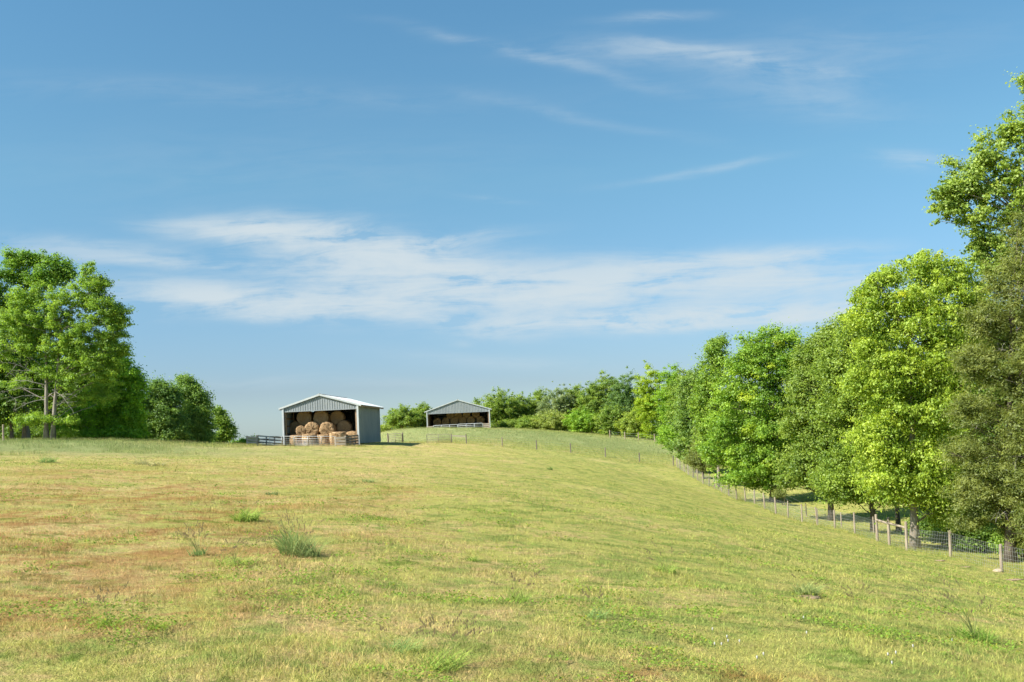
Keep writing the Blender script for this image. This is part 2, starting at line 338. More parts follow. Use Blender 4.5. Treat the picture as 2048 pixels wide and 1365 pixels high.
# hay with wound rings on the bale ends
m, nt, out = new_mat('round_bale_hay')
t = nd(nt, 'ShaderNodeTexCoord'); sp = nd(nt, 'ShaderNodeSeparateXYZ', {0: t.outputs['Object']})
xz = nd(nt, 'ShaderNodeCombineXYZ', {0: sp.outputs[0], 1: sp.outputs[2], 2: 0.0})
ln = nd(nt, 'ShaderNodeVectorMath', {0: xz.outputs[0]}, operation='LENGTH').outputs['Value']
n0 = nd(nt, 'ShaderNodeTexNoise', {'Vector': t.outputs['Object'], 'Scale': 3.0, 'Detail': 4.0}).outputs['Fac']
ph = nd(nt, 'ShaderNodeMath', {0: ln, 1: 46.0}, operation='MULTIPLY').outputs[0]
ph = nd(nt, 'ShaderNodeMath', {0: n0, 1: 7.0, 2: ph}, operation='MULTIPLY_ADD').outputs[0]
rg = nd(nt, 'ShaderNodeMath', {0: ph}, operation='SINE').outputs[0]
mp = nd(nt, 'ShaderNodeMapping', {'Vector': t.outputs['Object'], 'Scale': (9, 4, 9)})
n1 = nd(nt, 'ShaderNodeTexNoise', {'Vector': mp.outputs[0], 'Scale': 1.5, 'Detail': 8.0, 'Roughness': .75}).outputs['Fac']
hv = nd(nt, 'ShaderNodeMath', {0: rg, 1: .07, 2: n1}, operation='MULTIPLY_ADD').outputs[0]
col = ramp(nt, hv, [(.36, (.10, .06, .03)), (.5, (.37, .245, .13)), (.66, (.66, .47, .28))])  # low end of the ramp paints crevice shade into the hay colour
bb = nd(nt, 'ShaderNodeBump', {'Height': hv, 'Strength': 1.0, 'Distance': .12})
p = nd(nt, 'ShaderNodeBsdfDiffuse', {'Color': col, 'Normal': bb.outputs[0]}); nt.links.new(p.outputs[0], out.inputs[0]); M_HAY = m

# ------------------------------------------------------------------ ground sheet
def axis(lim_neg, lim_pos, fine, n):
    a = np.sinh(np.linspace(-np.arcsinh(lim_neg / fine), np.arcsinh(lim_pos / fine), n)) * fine; return a
gx = axis(3000, 3000, 12, 300)
gy = np.concatenate([-np.geomspace(3000, 4, 60) , np.linspace(-3, 30, 90)[1:], np.linspace(30, 210, 260)[1:], np.geomspace(212, 4000, 60)])
X, Y = np.meshgrid(gx, gy); Z = tz(X, Y)
nx, ny = len(gx), len(gy)
idx = np.arange(nx * ny).reshape(ny, nx)
F = np.stack([idx[:-1, :-1], idx[:-1, 1:], idx[1:, 1:], idx[1:, :-1]], -1).reshape(-1, 4)
ground = np_mesh('ground', np.stack([X, Y, Z], -1).reshape(-1, 3), F, M_GROUND, smooth=True)
ground['kind'] = 'structure'

# ------------------------------------------------------------------ grass
rng = np.random.default_rng(5)
def vnoise(x, y, s, seed=0):       # cheap smooth value noise for placement
    x = x * s + seed * 17.3; y = y * s + seed * 5.1
    xi = np.floor(x).astype(np.int64); yi = np.floor(y).astype(np.int64); fx = x - xi; fy = y - yi
    fx = fx * fx * (3 - 2 * fx); fy = fy * fy * (3 - 2 * fy)
    def hsh(a, b):
        h = (a * 374761393 + b * 668265263 + seed * 2654435761) & 0xffffffff
        h = ((h ^ (h >> 13)) * 1274126177) & 0xffffffff; return ((h ^ (h >> 16)) & 0xffff) / 65535.0
    return (hsh(xi, yi) * (1 - fx) + hsh(xi + 1, yi) * fx) * (1 - fy) + (hsh(xi, yi + 1) * (1 - fx) + hsh(xi + 1, yi + 1) * fx) * fy
def blades(name, x, y, h, w, lean, tint, mat, bend=.5, label=None, cat=None):
    n = len(x); z = tz(x, y) - .01
    a = rng.uniform(0, 2 * np.pi, n); la = rng.uniform(0, 2 * np.pi, n)
    wx, wy = np.cos(a) * w / 2, np.sin(a) * w / 2
    lx, ly = np.cos(la) * lean * h, np.sin(la) * lean * h
    v = np.empty((n, 5, 3), dtype=np.float32)
    v[:, 0] = np.stack([x - wx, y - wy, z], -1); v[:, 1] = np.stack([x + wx, y + wy, z], -1)
    mx_, my_ = x + lx * bend * .5, y + ly * bend * .5; mz = z + h * .55
    v[:, 2] = np.stack([mx_ + wx * .75, my_ + wy * .75, mz], -1); v[:, 3] = np.stack([mx_ - wx * .75, my_ - wy * .75, mz], -1)
    v[:, 4] = np.stack([x + lx, y + ly, z + h], -1)
    b = np.arange(n, dtype=np.int32)[:, None] * 5
    tris = np.concatenate([b + [0, 1, 2], b + [0, 2, 3], b + [3, 2, 4]], 0)
    o = np_mesh(name, v.reshape(-1, 3), tris, mat, color=np.repeat(tint, 5, 0))
    tag(o, label, cat, kind='stuff'); return o
def field(n, d0, d1, spread=.60):
    D = np.exp(rng.uniform(np.log(d0), np.log(d1), n)); u = rng.uniform(-spread, spread, n); return u * D, D
N = 430000
x, y = field(N, 4.6, 140)
keep = (x < 60) & (x > -75); x, y = x[keep], y[keep]; n = len(x)
pt = vnoise(x, y, .8, 1) * .5 + vnoise(x, y, 2.6, 2) * .5
h = (.020 + .060 * pt ** 1.6) * rng.uniform(.6, 1.4, n) * (y / 7) ** .12
tall = rng.random(n) < .012; h = np.where(tall, h * 2.6, h)
w = .0042 * (y / 6) ** .72 * rng.uniform(.6, 1.3, n); w = np.where(tall, w * .6, w)
br = rng.uniform(.80, 1.30, n)[:, None]; warm = rng.random(n)[:, None]
tint = br * np.where(warm < .35, [1.16, 1.08, 1.15], np.where(warm < .8, [1.0, 1.05, .92], [.80, .98, .8]))
blades('short_grass', x, y, h, w, rng.uniform(.4, 1.5, n), tint, M_BLADE, label='short dry yellow green pasture grass covering the slope', cat='grass')
# tall grass: left crest, beyond the cross fence, along the right fence and the barn
def tall_region(n, f):
    xs, ys = f(n); return xs, ys
parts = []
n1 = 70000
xs = rng.uniform(-62, -22, n1); ys = rng.uniform(60, 97, n1)
k = (vnoise(xs, ys, .3, 4) * .6 + vnoise(xs, ys, 1.1, 5) * .4 + np.clip((ys - 70) / 30, -.25, .4) - np.clip((xs + 40) / 22, 0, 1) * .28) > .42
parts.append((xs[k], ys[k], .26, .013))
n2 = 110000
xs = rng.uniform(-26, 32, n2); ys = rng.uniform(122, 188, n2)
k = (vnoise(xs, ys, .25, 6) * .5 + vnoise(xs, ys, .9, 7) * .5) > .28
parts.append((xs[k], ys[k], .24, .017))
n3 = 16000
ys = rng.uniform(25, 124, n3); xs = 20 + rng.normal(.5, .7, n3); parts.append((xs, ys, .24, .008))
n4 = 5000
xs = rng.uniform(-24, -13, n4); ys = rng.uniform(88, 94, n4); k = (vnoise(xs, ys, .9, 3) > .35) & ~((xs > -22) & (ys > 90.5)); parts.append((xs[k], ys[k], .22, .012))
n5 = 9000
xs = rng.uniform(20, 40, n5); ys = rng.uniform(30, 80, n5); k = vnoise(xs, ys, .5, 9) > .4; parts.append((xs[k], ys[k], .24, .014))
X_ = np.concatenate([p[0] for p in parts]); Y_ = np.concatenate([p[1] for p in parts])
H_ = np.concatenate([np.full(len(p[0]), p[2]) for p in parts]) * rng.uniform(.5, 1.35, len(X_)); W_ = np.concatenate([np.full(len(p[0]), p[3]) for p in parts]) * rng.uniform(.7, 1.3, len(X_))
tn = rng.uniform(.75, 1.2, len(X_))[:, None] * np.where(rng.random(len(X_))[:, None] < .3, [1.25, 1.15, 1.1], [.88, 1.0, .85])
blades('tall_grass', X_, Y_, H_, W_, rng.uniform(.15, .6, len(X_)), tn, M_BLADE, label='longer grey green grass on the crest and along the fences', cat='grass')

n = 2600
x, y = field(n, 5.2, 60); k = vnoise(x, y, .35, 21) > .42; x, y = x[k], y[k]; n = len(x)
blades('seed_stalks', x, y, rng.uniform(.12, .34, n), .0035 * (y / 8) ** .75 * rng.uniform(.7, 1.2, n), rng.uniform(.1, .9, n), rng.uniform(.75, 1.3, n)[:, None] * np.array([1.05, 1.05, 1.0]), M_BLADE, bend=.35, label='thin scattered seed stalks standing above the short turf', cat='grass')
# broad-leaved clover and dock in low mats
n = 170000
x, y = field(n, 5, 60)
cm = vnoise(x, y, .75, 11) * .55 + vnoise(x, y * 1.3, 2.2, 12) * .45
k = cm > .665; x, y = x[k], y[k]; n = len(x)
lf = rng.uniform(.006, .012, n) * (y / 6) ** .5; hz = rng.uniform(.02, .07, n)
a = rng.uniform(0, 6.283, n); tx_, ty_ = rng.normal(0, .35, n), rng.normal(0, .35, n)
z = tz(x, y) + hz
v = np.empty((n, 4, 3)); 
for i, (ca, sa) in enumerate(((1, 0), (0, 1), (-1, 0), (0, -1))):
    dx = lf * (np.cos(a) * ca - np.sin(a) * sa); dy = lf * (np.sin(a) * ca + np.cos(a) * sa)
    v[:, i] = np.stack([x + dx, y + dy, z + dx * tx_ + dy * ty_], -1)
cc = np.array([.19, .30, .045]) * rng.uniform(.65, 1.3, n)[:, None] * np.where(rng.random(n)[:, None] < .15, [1.5, 1.0, .9], [1, 1, 1])
o = np_mesh('clover_leaves', v.reshape(-1, 3), np.arange(n * 4).reshape(-1, 4), M_TUFT, color=np.repeat(cc, 4, 0))
tag(o, 'low mats of deeper green broad leaved weeds scattered in the turf', 'ground cover', kind='stuff')

# ------------------------------------------------------------------ single grass clumps
def grass_clump(name, px, py, height, radius, nb, col, stalks, label, lean=(0, 0), stalk_h=1.8, seed=1, width=.008, stalk_w=None):
    g0 = ground_hit(px, py)
    if g0 is None: return
    rg_ = np.random.default_rng(seed); root = empty(name, g0)
    tag(root, label, 'grass clump', 'grass clumps standing above the pasture')
    V = []; T = []; C = []; seg = 5
    def strand(bx, by, az, H, out_, w, c):
        pts = []
        for i in range(seg + 1):
            t = i / seg; r_ = out_ * t ** 1.8
            pts.append(Vector((bx + math.cos(az) * r_ + lean[0] * t * t * H, by + math.sin(az) * r_ + lean[1] * t * t * H, H * (t - .18 * t ** 3 * (out_ / H) ** 1.0) - .02)))
        sx, sy = -math.sin(az + .8) * w / 2, math.cos(az + .8) * w / 2; b = len(V)
        for i, p_ in enumerate(pts):
            f = 1 - (i / seg) ** 1.5 * .9; V.append((p_.x - sx * f, p_.y - sy * f, p_.z)); V.append((p_.x + sx * f, p_.y + sy * f, p_.z)); C.append(c); C.append(c)
        for i in range(seg): T.append((b + 2 * i, b + 2 * i + 1, b + 2 * i + 3, b + 2 * i + 2))
        return pts
    for i in range(nb):
        az = rg_.uniform(0, 6.283); rr = radius * .45 * math.sqrt(rg_.random()); a2 = rg_.uniform(0, 6.283)
        strand(rr * math.cos(a2), rr * math.sin(a2), az, height * rg_.uniform(.45, 1.1), radius * rg_.uniform(.2, 1.1), width * rg_.uniform(.7, 1.4), np.array(col) * rg_.uniform(.65, 1.35) * (np.array([1.35, 1.2, 1.1]) if rg_.random() < .18 else 1))
    np_mesh('blades', np.array(V), np.array(T), M_TUFT, root, color=np.array(C))
    if stalks:
        V.clear(); T.clear(); C.clear(); ends = []
        for i in range(stalks):
            az = rg_.uniform(0, 6.283); ends.append(strand(0, 0, az, height * stalk_h * rg_.uniform(.7, 1.1), radius * rg_.uniform(.3, 1.3), stalk_w or min(width * .55, .006), np.array([.27, .30, .11]) * rg_.uniform(.7, 1.2))[-2:])
        for a_, b_ in ends:
            d_ = (b_ - a_)
            for q in range(9):
                c_ = a_ + d_ * (.1 + q / 9 * 1.0); s_ = .016 * rg_.uniform(.5, 1); o_ = Vector((rg_.normal(0, .008), rg_.normal(0, .008), 0)); b = len(V)
                V += [tuple(c_ + o_ + Vector((-s_ * .4, 0, 0))), tuple(c_ + o_ + Vector((0, 0, -s_))), tuple(c_ + o_ + Vector((s_ * .4, 0, 0))), tuple(c_ + o_ + Vector((0, 0, s_)))]
                T.append((b, b + 1, b + 2, b + 3)); C += [(.24, .19, .10)] * 4
        np_mesh('seed_stalks', np.array(V), np.array(T), M_TUFT, root, color=np.array(C))
G1 = (.24, .35, .11); G2 = (.31, .42, .09); G3 = (.27, .34, .12)
grass_clump('grass_clump', 603, 1113, .40, .55, 300, G3, 26, 'largest blue green grass clump alone in the left centre of the field', (-.15, 0), 1.5, 1, .010)
grass_clump('grass_clump', 578, 1108, .50, .32, 90, G1, 8, 'upright paler clump pressed against the left side of the largest grass clump', (-.25, 0), 1.3, 2, .012)
grass_clump('grass_clump', 492, 1042, .34, .6, 200, G2, 6, 'low bright green grass clump up the slope behind the largest clump', (0, 0), 1.4, 3, .018)
grass_clump('grass_clump', 395, 1111, .16, .24, 70, G1, 18, 'thin tuft with tall seed stalks left of the largest clump', (-.1, 0), 3.0, 4, .012)
grass_clump('grass_clump', 470, 1130, .20, .6, 110, G2, 16, 'wide sparse tuft of arching seed stalks in front of the largest clump', (.1, 0), 2.2, 5, .011)
grass_clump('grass_clump', 1948, 1282, .24, .42, 300, (.21, .34, .06), 20, 'bright green clump with long dark stalks leaning left, near the right edge', (-.42, 0), 3.0, 6, .007, stalk_w=.008)
grass_clump('grass_clump', 1612, 1192, .24, .36, 240, G3, 3, 'dark green tuft growing on the small bare soil mound', (.1, 0), 1.5, 7, .011)
grass_clump('grass_clump', 800, 1300, .14, .34, 170, G1, 8, 'dense clump in the near foreground with a second clump just right of it', (.1, 0), 1.9, 8, .006)
grass_clump('grass_clump', 880, 1338, .20, .34, 230, G2, 12, 'sprawling clump with pale arching blades at the very bottom of the field', (.3, 0), 2.1, 9, .006)
grass_clump('grass_clump', 215, 1254, .10, .22, 130, (.25, .38, .05), 10, 'small vivid tuft under thin red brown stalks at the lower left', (0, 0), 4.0, 10, .007)
grass_clump('grass_clump', 312, 1258, .09, .18, 110, (.25, .36, .05), 0, 'small low vivid tuft right of the tuft with red brown stalks', (0, 0), 1, 11, .007)
grass_clump('grass_clump', 1190, 1238, .16, .24, 120, G1, 5, 'pale tuft in the middle foreground slightly right of centre', (0, 0), 1.9, 12, .006)
grass_clump('grass_clump', 1330, 1145, .22, .40, 130, G2, 12, 'loose tuft of leaning stalks in the middle of the right slope', (-.5, 0), 2.2, 13, .010)
grass_clump('grass_clump', 941, 1122, .10, .22, 90, (.20, .30, .05), 0, 'tiny dark tuft alone near the centre of the field', (0, 0), 1, 14, .010)
grass_clump('grass_clump', 1720, 1225, .18, .35, 90, G2, 10, 'sparse leaning stalks right of the small soil mound', (-.4, 0), 2.4, 15, .008)
grass_clump('grass_clump', 1100, 940, .30, .5, 110, (.24, .33, .10), 0, 'low tuft high on the slope below the cross fence', (0, 0), 1, 16, .03)
grass_clump('grass_clump', 280, 930, .40, .9, 80, (.38, .38, .18), 10, 'straw coloured dry clump below the left crest', (.2, 0), 1.4, 17, .03)
grass_clump('grass_clump', 310, 932, .34, .9, 60, (.40, .38, .18), 6, 'second straw coloured dry clump just right of the first below the left crest', (.2, 0), 1.4, 18, .03)
grass_clump('grass_clump', 95, 925, .42, .9, 90, (.24, .35, .11), 0, 'dark green clump on the long grass edge at the far left', (0, 0), 1.4, 19, .03)
grass_clump('grass_clump', 735, 965, .26, .7, 60, (.27, .35, .13), 5, 'greyish tuft on the slope below the near barn shadow', (0, 0), 1.5, 20, .025)
grass_clump('grass_clump', 545, 990, .20, .5, 60, (.18, .27, .10), 0, 'small dark blue green tuft between the near barn and the largest clump', (0, 0), 1.5, 21, .02)
grass_clump('grass_clump', 1030, 1205, .20, .36, 130, G2, 8, 'wispy light green tuft just below the centre of the picture', (.2, 0), 2.0, 22, .008)

# ------------------------------------------------------------------ trees
def smooth(t): return t * t * (3 - 2 * t)
def make_tree(name, label, cat, px, D, lobes, leaf=.2, nleaf=20000, clump=.8, cols=((.10, .17, .03), (.17, .24, .04)), seed=1, trunk_r=.22, depth=1.0,
              bark=None, limbs=26, droop=0.0, flat_=.75, group=None, multi=(), stroke=None, yellow=0.0, aspect=.62, trunk_top=None, dead=None, base_xy=None, needle=False, lean=.8):
    rg_ = np.random.default_rng(seed)
    bx = ray(px, 866).x * D if base_xy is None else base_xy[0]; by = D if base_xy is None else base_xy[1]
    base = Vector((bx, by, gz(bx, by))); root = empty(name, base); tag(root, label, cat, group)
    L = []
    for lb in lobes:
        cx, cy, rx, ry = lb[:4]; dd = lb[4] if len(lb) > 4 else 0.0
        c_ = P(cx, cy, D + dd) - base; s_ = (D + dd) / FPX
        L.append((np.array(c_), rx * s_, ry * s_, rx * s_ * depth))
    # clump centres in the lobes
    vol = np.array([(a * b * c_) ** (2 / 3) for _, a, b, c_ in L]); vol /= vol.sum()
    nleaf = int(nleaf * (2.3 if D < 150 else 2.0)); leaf *= .78; clump *= .93; nc = max(16, int(nleaf / (nleaf ** .36 * 1.9)))
    which = rg_.choice(len(L), nc, p=vol)
    dirs = rg_.normal(size=(nc, 3)); dirs /= np.linalg.norm(dirs, axis=1)[:, None]
    rad = rg_.random(nc) ** .40
    sprig = rg_.random(nc) < .30; rad = np.where(sprig, rg_.uniform(.98, 1.22, nc), rad)
    cen = np.array([l[0] for l in L])[which]; rr = np.array([[l[1], l[3], l[2]] for l in L])[which]
    cr = clump * rg_.uniform(.55, 1.25, nc)
    cr = np.where(sprig, cr * .5, cr)
    rin = np.maximum(rr - cr[:, None] * .25, rr * .5)
    cpos = cen + dirs * rin * rad[:, None]
    cpos[:, 2] = np.maximum(cpos[:, 2], .25 if needle else .5)
    # leaves
    wsum = cr ** 2; cnt = rg_.multinomial(nleaf, wsum / wsum.sum())
    ci = np.repeat(np.arange(nc), cnt); n = len(ci)
    d = rg_.normal(size=(n, 3)); d /= np.linalg.norm(d, axis=1)[:, None]
    d[:, 2] = np.where(d[:, 2] < 0, d[:, 2] * rg_.uniform(.2, 1, n), d[:, 2])
    r_ = cr[ci] * rg_.random(n) ** .5
    stray = rg_.random(n) < .06; r_ = np.where(stray, r_ * 1.5, r_)
    r_ = np.where(rg_.random(n) < .5, r_, np.abs(rg_.normal(0, .62, n)) * cr[ci])
    ax = dirs[ci]; along = np.sum(d * ax, 1)[:, None]
    pos = cpos[ci] + (d + ax * along * .55) * r_[:, None] * np.array([1, 1, flat_])
    pos[:, 2] += -droop * (r_ / clump) ** 2 * clump * .6
    gl = np.array([base.x, base.y]); pz = tz(pos[:, 0] + gl[0], pos[:, 1] + gl[1]) - base.z + .12
    pos[:, 2] = np.maximum(pos[:, 2], pz + rg_.random(n) * .25)
    # orientation: face mostly up and out
    nrm = d * .75 + rg_.normal(size=(n, 3)) * .55 + np.array([0, 0, .55 - droop * .5]) ; nrm /= np.linalg.norm(nrm, axis=1)[:, None]
    a_ = rg_.normal(size=(n, 3)) + np.array([0, 0, -1.6 * droop]); a_ -= nrm * np.sum(a_ * nrm, 1)[:, None]; a_ /= np.linalg.norm(a_, axis=1)[:, None]
    b_ = np.cross(nrm, a_); sz = leaf * rg_.uniform(.6, 1.3, n)
    v = np.empty((n, 4, 3)); fold = nrm * (sz * .12)[:, None]
    v[:, 0] = pos - a_ * (sz * .5)[:, None]; v[:, 1] = pos + b_ * (sz * .5 * aspect)[:, None] + fold
    v[:, 2] = pos + a_ * (sz * .5)[:, None]; v[:, 3] = pos - b_ * (sz * .5 * aspect)[:, None] + fold
    c0, c1 = np.array(cols[0]) * 1.7, np.array(cols[1]) * 1.7
    tcl = np.clip(rg_.normal(.45, .28, nc), 0, 1)[ci]; tl = np.clip(tcl + rg_.normal(0, .22, n), 0, 1.2)[:, None]
    cc = (c0 * (1 - tl) + c1 * tl) * rg_.uniform(.8, 1.2, n)[:, None]
    if yellow:
        yc = (rg_.random(nc) < yellow)[ci][:, None]; cc = np.where(yc, cc * np.array([1.45, 1.2, 1.0]), cc)
    np_mesh('crown', v.reshape(-1, 3), np.arange(n * 4).reshape(-1, 4), M_LEAF, root, color=np.repeat(cc, 4, 0))
    # trunk and limbs
    mb = MB(); topz = .84 * max(c_[2] for c_, a, b, e in L) if trunk_top is None else trunk_top
    stems = []
    hi = sorted(L, key=lambda q: q[0][2])[-3:]; tgt = np.mean([q[0] for q in hi], 0)
    for (ox, oy, lx, ly) in ((0, 0, 0, 0),) + tuple(multi):
        pts = []
        for i in range(9):
            t = i / 8; e = smooth(t)
            pts.append(Vector((ox + (tgt[0] * lean + lx) * e * .8 + .14 * math.sin(5 * t + seed) * t, oy + (tgt[1] * lean * .75 + ly) * e * .8, -.25 + (topz + .25) * t)))
        rd = [trunk_r * (1.45 if i == 0 else 1.0) * (1 - .88 * (i / 8) ** .9) for i in range(9)]
        if multi: rd = [q * .75 for q in rd]
        mb.tube(pts, rd, 8); stems.append((pts, rd))
    order = rg_.permutation(nc)[:limbs]
    for q in order:
        c_ = Vector(cpos[q]); pts, rd = stems[rg_.integers(len(stems))]
        hz = c_.z - .35 * math.hypot(c_.x, c_.y) - .3; t = min(max(hz / max(topz, .1), .12), .85) * 8; i0 = int(t); f = t - i0
        s0 = pts[i0].lerp(pts[min(i0 + 1, 8)], f); r0 = min((rd[i0] * .42), .018 + .010 * (c_ - s0).length)
        mid = s0.lerp(c_, .5) + Vector((rg_.normal(0, .15), rg_.normal(0, .15), .10 * (c_ - s0).length))
        path = []
        for i in range(6):
            t_ = i / 5; path.append(s0 * (1 - t_) ** 2 + mid * 2 * t_ * (1 - t_) + c_ * t_ * t_ + Vector(rg_.normal(0, .05, 3)) * (1 if 0 < i < 5 else 0))
        mb.tube(path, [r0 * (1 - .8 * i / 5) for i in range(6)], 4, False)
        for s in range(2 if nleaf > 12000 else 0):
            e = path[-2 - s] ; tip = Vector(cpos[q]) + Vector(rg_.normal(0, cr[q] * .7, 3)); mb.tube([e, e.lerp(tip, .5) + Vector(rg_.normal(0, .06, 3)), tip], [r0 * .35, r0 * .25, .008], 3, False)
    mb.build('trunk', bark or M_BARK, root, True)
    if dead:
        for (x0, z0, x1, z1, yy_, rr_) in dead:   # bare limbs: from / to in photo pixels
            db = MB(); a0 = P(x0, z0, D) - base; b0 = P(x1, z1, D) - base; b0.y += yy_; Ls = (b0 - a0).length
            pts = []
            for i in range(8):
                t = i / 7; pts.append(a0.lerp(b0, t) + Vector(rg_.normal(0, .045 * Ls, 3)) * (0.25 if i else 0) + Vector((0, 0, .10 * Ls * math.sin(math.pi * t))))
            rr_ *= .55; db.tube(pts, [rr_ * (1 - .8 * i / 7) for i in range(8)], 4, False)
            for s in range(9):
                i = rg_.integers(2, 7); dv = (pts[i] - pts[i - 1]).normalized(); sdv = (dv + Vector(rg_.normal(0, .75, 3))).normalized(); l2 = Ls * rg_.uniform(.12, .38)
                q1 = pts[i] + sdv * l2 * .5; q2 = q1 + (sdv + Vector(rg_.normal(0, .4, 3))).normalized() * l2 * .5
                db.tube([pts[i], q1, q2], [rr_ * .4, rr_ * .28, .008], 3, False)
                if s % 2: db.tube([q1, q1 + Vector(rg_.normal(0, .16, 3)) * l2 * 1.5], [rr_ * .25, .007], 3, False)
            db.build('bare_branch', M_DEADWOOD, root, True)
    return root
def auto_lobes(cx, top, hw, base, seed, n=7):
    rg_ = np.random.default_rng(seed + 900); out_ = []; H = base - top
    for i in range(n):
        t = i / (n - 1); wv = math.sin(math.pi * (.27 + .55 * t)) ** .5 * hw * 1.32
        rx = wv * rg_.uniform(.66, .84); ry = min(rx * .95, H * .27)
        off = (wv - rx) * rg_.uniform(-1, 1) if 0 < i else 0
        out_.append((cx + off, top + ry * .95 + (H - ry * 1.75) * t, rx, ry))
        if i in (2, 3, 4): out_.append((cx - off * 1.0 - np.sign(off + .01) * .2 * hw, top + ry + (H - ry * 1.9) * t, rx * .85, ry * .9))
    return out_
TG = 'trees and shrubs of the wood edges'
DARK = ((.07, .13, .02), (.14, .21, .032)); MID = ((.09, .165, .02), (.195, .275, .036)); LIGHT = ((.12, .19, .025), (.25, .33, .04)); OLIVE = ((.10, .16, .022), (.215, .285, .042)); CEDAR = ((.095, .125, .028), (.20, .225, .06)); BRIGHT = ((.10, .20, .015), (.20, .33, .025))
GREY = ((.11, .17, .06), (.21, .27, .09))
M_C = [0]
def T(label, px, D, lobes, nleaf, clump, cols, **k):
    M_C[0] += 1
    name = k.pop('name', 'broadleaf_tree'); cat = k.pop('cat', 'tree'); leaf = k.pop('leaf', .2)
    return make_tree(name, label, cat, px, D, lobes, leaf, nleaf, clump, cols, seed=k.pop('seed', 30 + M_C[0]), group=TG, **k)

# right-hand wood edge, nearest first
T('tall tulip tree with star shaped leaves rising highest at the right edge of the picture', 2080, 57,
  [(1893, 415, 38, 42), (1925, 345, 42, 42), (1905, 400, 48, 44), (1945, 385, 40, 40), (1962, 310, 38, 38), (1990, 350, 60, 55), (1975, 430, 60, 50), (1965, 475, 38, 34), (2045, 260, 42, 50), (2030, 400, 60, 70), (2058, 178, 30, 48), (2100, 300, 70, 120), (2010, 280, 35, 36), (2000, 520, 50, 50), (2110, 480, 90, 100), (1960, 590, 40, 40), (1975, 660, 50, 50), (2130, 640, 100, 120), (2120, 800, 90, 110), (1958, 505, 20, 18)],
  40000, .52, ((.12, .185, .03), (.25, .315, .065)), leaf=.19, trunk_r=.42, limbs=60, aspect=.9, bark=M_BARK)
T('large yellow green hickory with drooping leaves beside the dark cedar', 1815, 53,
  [(1715, 640, 22, 26), (1708, 760, 26, 40), (1735, 568, 22, 20), (1775, 545, 30, 28), (1850, 535, 55, 30), (1915, 550, 45, 30), (1838, 515, 20, 14), (1760, 610, 55, 50), (1850, 620, 90, 70), (1935, 610, 50, 50), (1745, 690, 40, 60), (1830, 720, 90, 80), (1910, 720, 60, 80), (1775, 800, 65, 70), (1860, 830, 75, 80), (1750, 880, 55, 50), (1835, 930, 75, 60), (1880, 975, 50, 60), (1785, 960, 66, 36), (1885, 1030, 28, 26), (1835, 985, 40, 16)],
  72000, .66, ((.145, .22, .025), (.30, .37, .048)), leaf=.20, trunk_r=.24, limbs=60, droop=.8, aspect=.5, bark=M_BARK, yellow=.008)
T('dark olive red cedar with ragged boughs at the right edge', 2003, 46,
  [(2062, 470, 40, 50), (2050, 560, 75, 70), (2005, 570, 40, 35), (2040, 650, 90, 60), (1968, 640, 40, 34), (2030, 740, 100, 60), (1955, 720, 45, 34), (2020, 830, 110, 55), (1935, 820, 40, 30), (2010, 910, 110, 50), (1925, 900, 36, 30), (1990, 980, 95, 45), (1930, 985, 40, 34), (2060, 990, 90, 60), (1950, 1045, 45, 28), (2050, 1060, 60, 34), (2120, 800, 80, 200)],
  95000, .50, CEDAR, leaf=.17, trunk_r=.24, limbs=110, aspect=.26, bark=M_DARKBARK, name='cedar_tree', flat_=.9,
  dead=[(2020, 930, 1945, 915, -1.2, .03), (2048, 905, 1990, 930, -1.8, .03), (2030, 720, 1965, 700, -1.2, .03), (2040, 800, 2000, 770, -1.9, .03), (2010, 640, 1950, 655, -.8, .025), (2010, 1000, 1960, 1040, -1.5, .025), (2045, 610, 1985, 590, -1.3, .025), (2020, 860, 1930, 850, -1.0, .025)])
T('second red cedar half outside the right edge of the picture', 2150, 43, [(2150, 700, 90, 120), (2140, 850, 110, 110), (2130, 980, 95, 80), (2100, 1050, 80, 50), (2150, 560, 60, 90)], 24000, .55, CEDAR, leaf=.19, trunk_r=.22, limbs=40, aspect=.28, bark=M_DARKBARK, name='cedar_tree', flat_=.9)
T('olive green oak with low skirt of leaves behind the wooden brace', 1736, 64,
  [(1715, 720, 40, 60), (1725, 820, 40, 60), (1715, 920, 45, 50), (1690, 680, 40, 40), (1720, 660, 25, 28), (1700, 640, 18, 16), (1665, 735, 40, 50), (1710, 760, 60, 60), (1680, 830, 60, 60), (1730, 880, 60, 60), (1690, 930, 75, 50), (1740, 965, 70, 36), (1675, 965, 50, 24), (1700, 990, 50, 14), (1775, 995, 55, 12)],
  42000, .68, OLIVE, leaf=.19, trunk_r=.2, limbs=50, bark=M_DARKBARK, droop=.2)
T('slender grey green maple between the olive oak and the yellow green hickory', 1785, 68,
  [(1745, 700, 45, 50), (1790, 740, 45, 60), (1770, 850, 50, 70), (1790, 935, 56, 46), (1820, 985, 50, 18)], 14000, .72, GREY, leaf=.22, trunk_r=.16, limbs=26, bark=M_DARKBARK)
T('olive brown oak left of the wooden brace, foliage down to the pasture', 1652, 76,
  [(1610, 800, 34, 60), (1605, 720, 20, 30), (1655, 680, 38, 30), (1628, 708, 30, 26), (1695, 655, 30, 26), (1640, 720, 45, 45), (1610, 760, 36, 45), (1650, 800, 50, 55), (1600, 850, 40, 55), (1640, 890, 60, 55), (1600, 930, 45, 40), (1650, 960, 60, 32), (1690, 985, 40, 20), (1580, 960, 30, 18)],
  34000, .74, ((.10, .16, .025), (.22, .28, .05)), leaf=.22, trunk_r=.22, limbs=40, bark=M_DARKBARK)
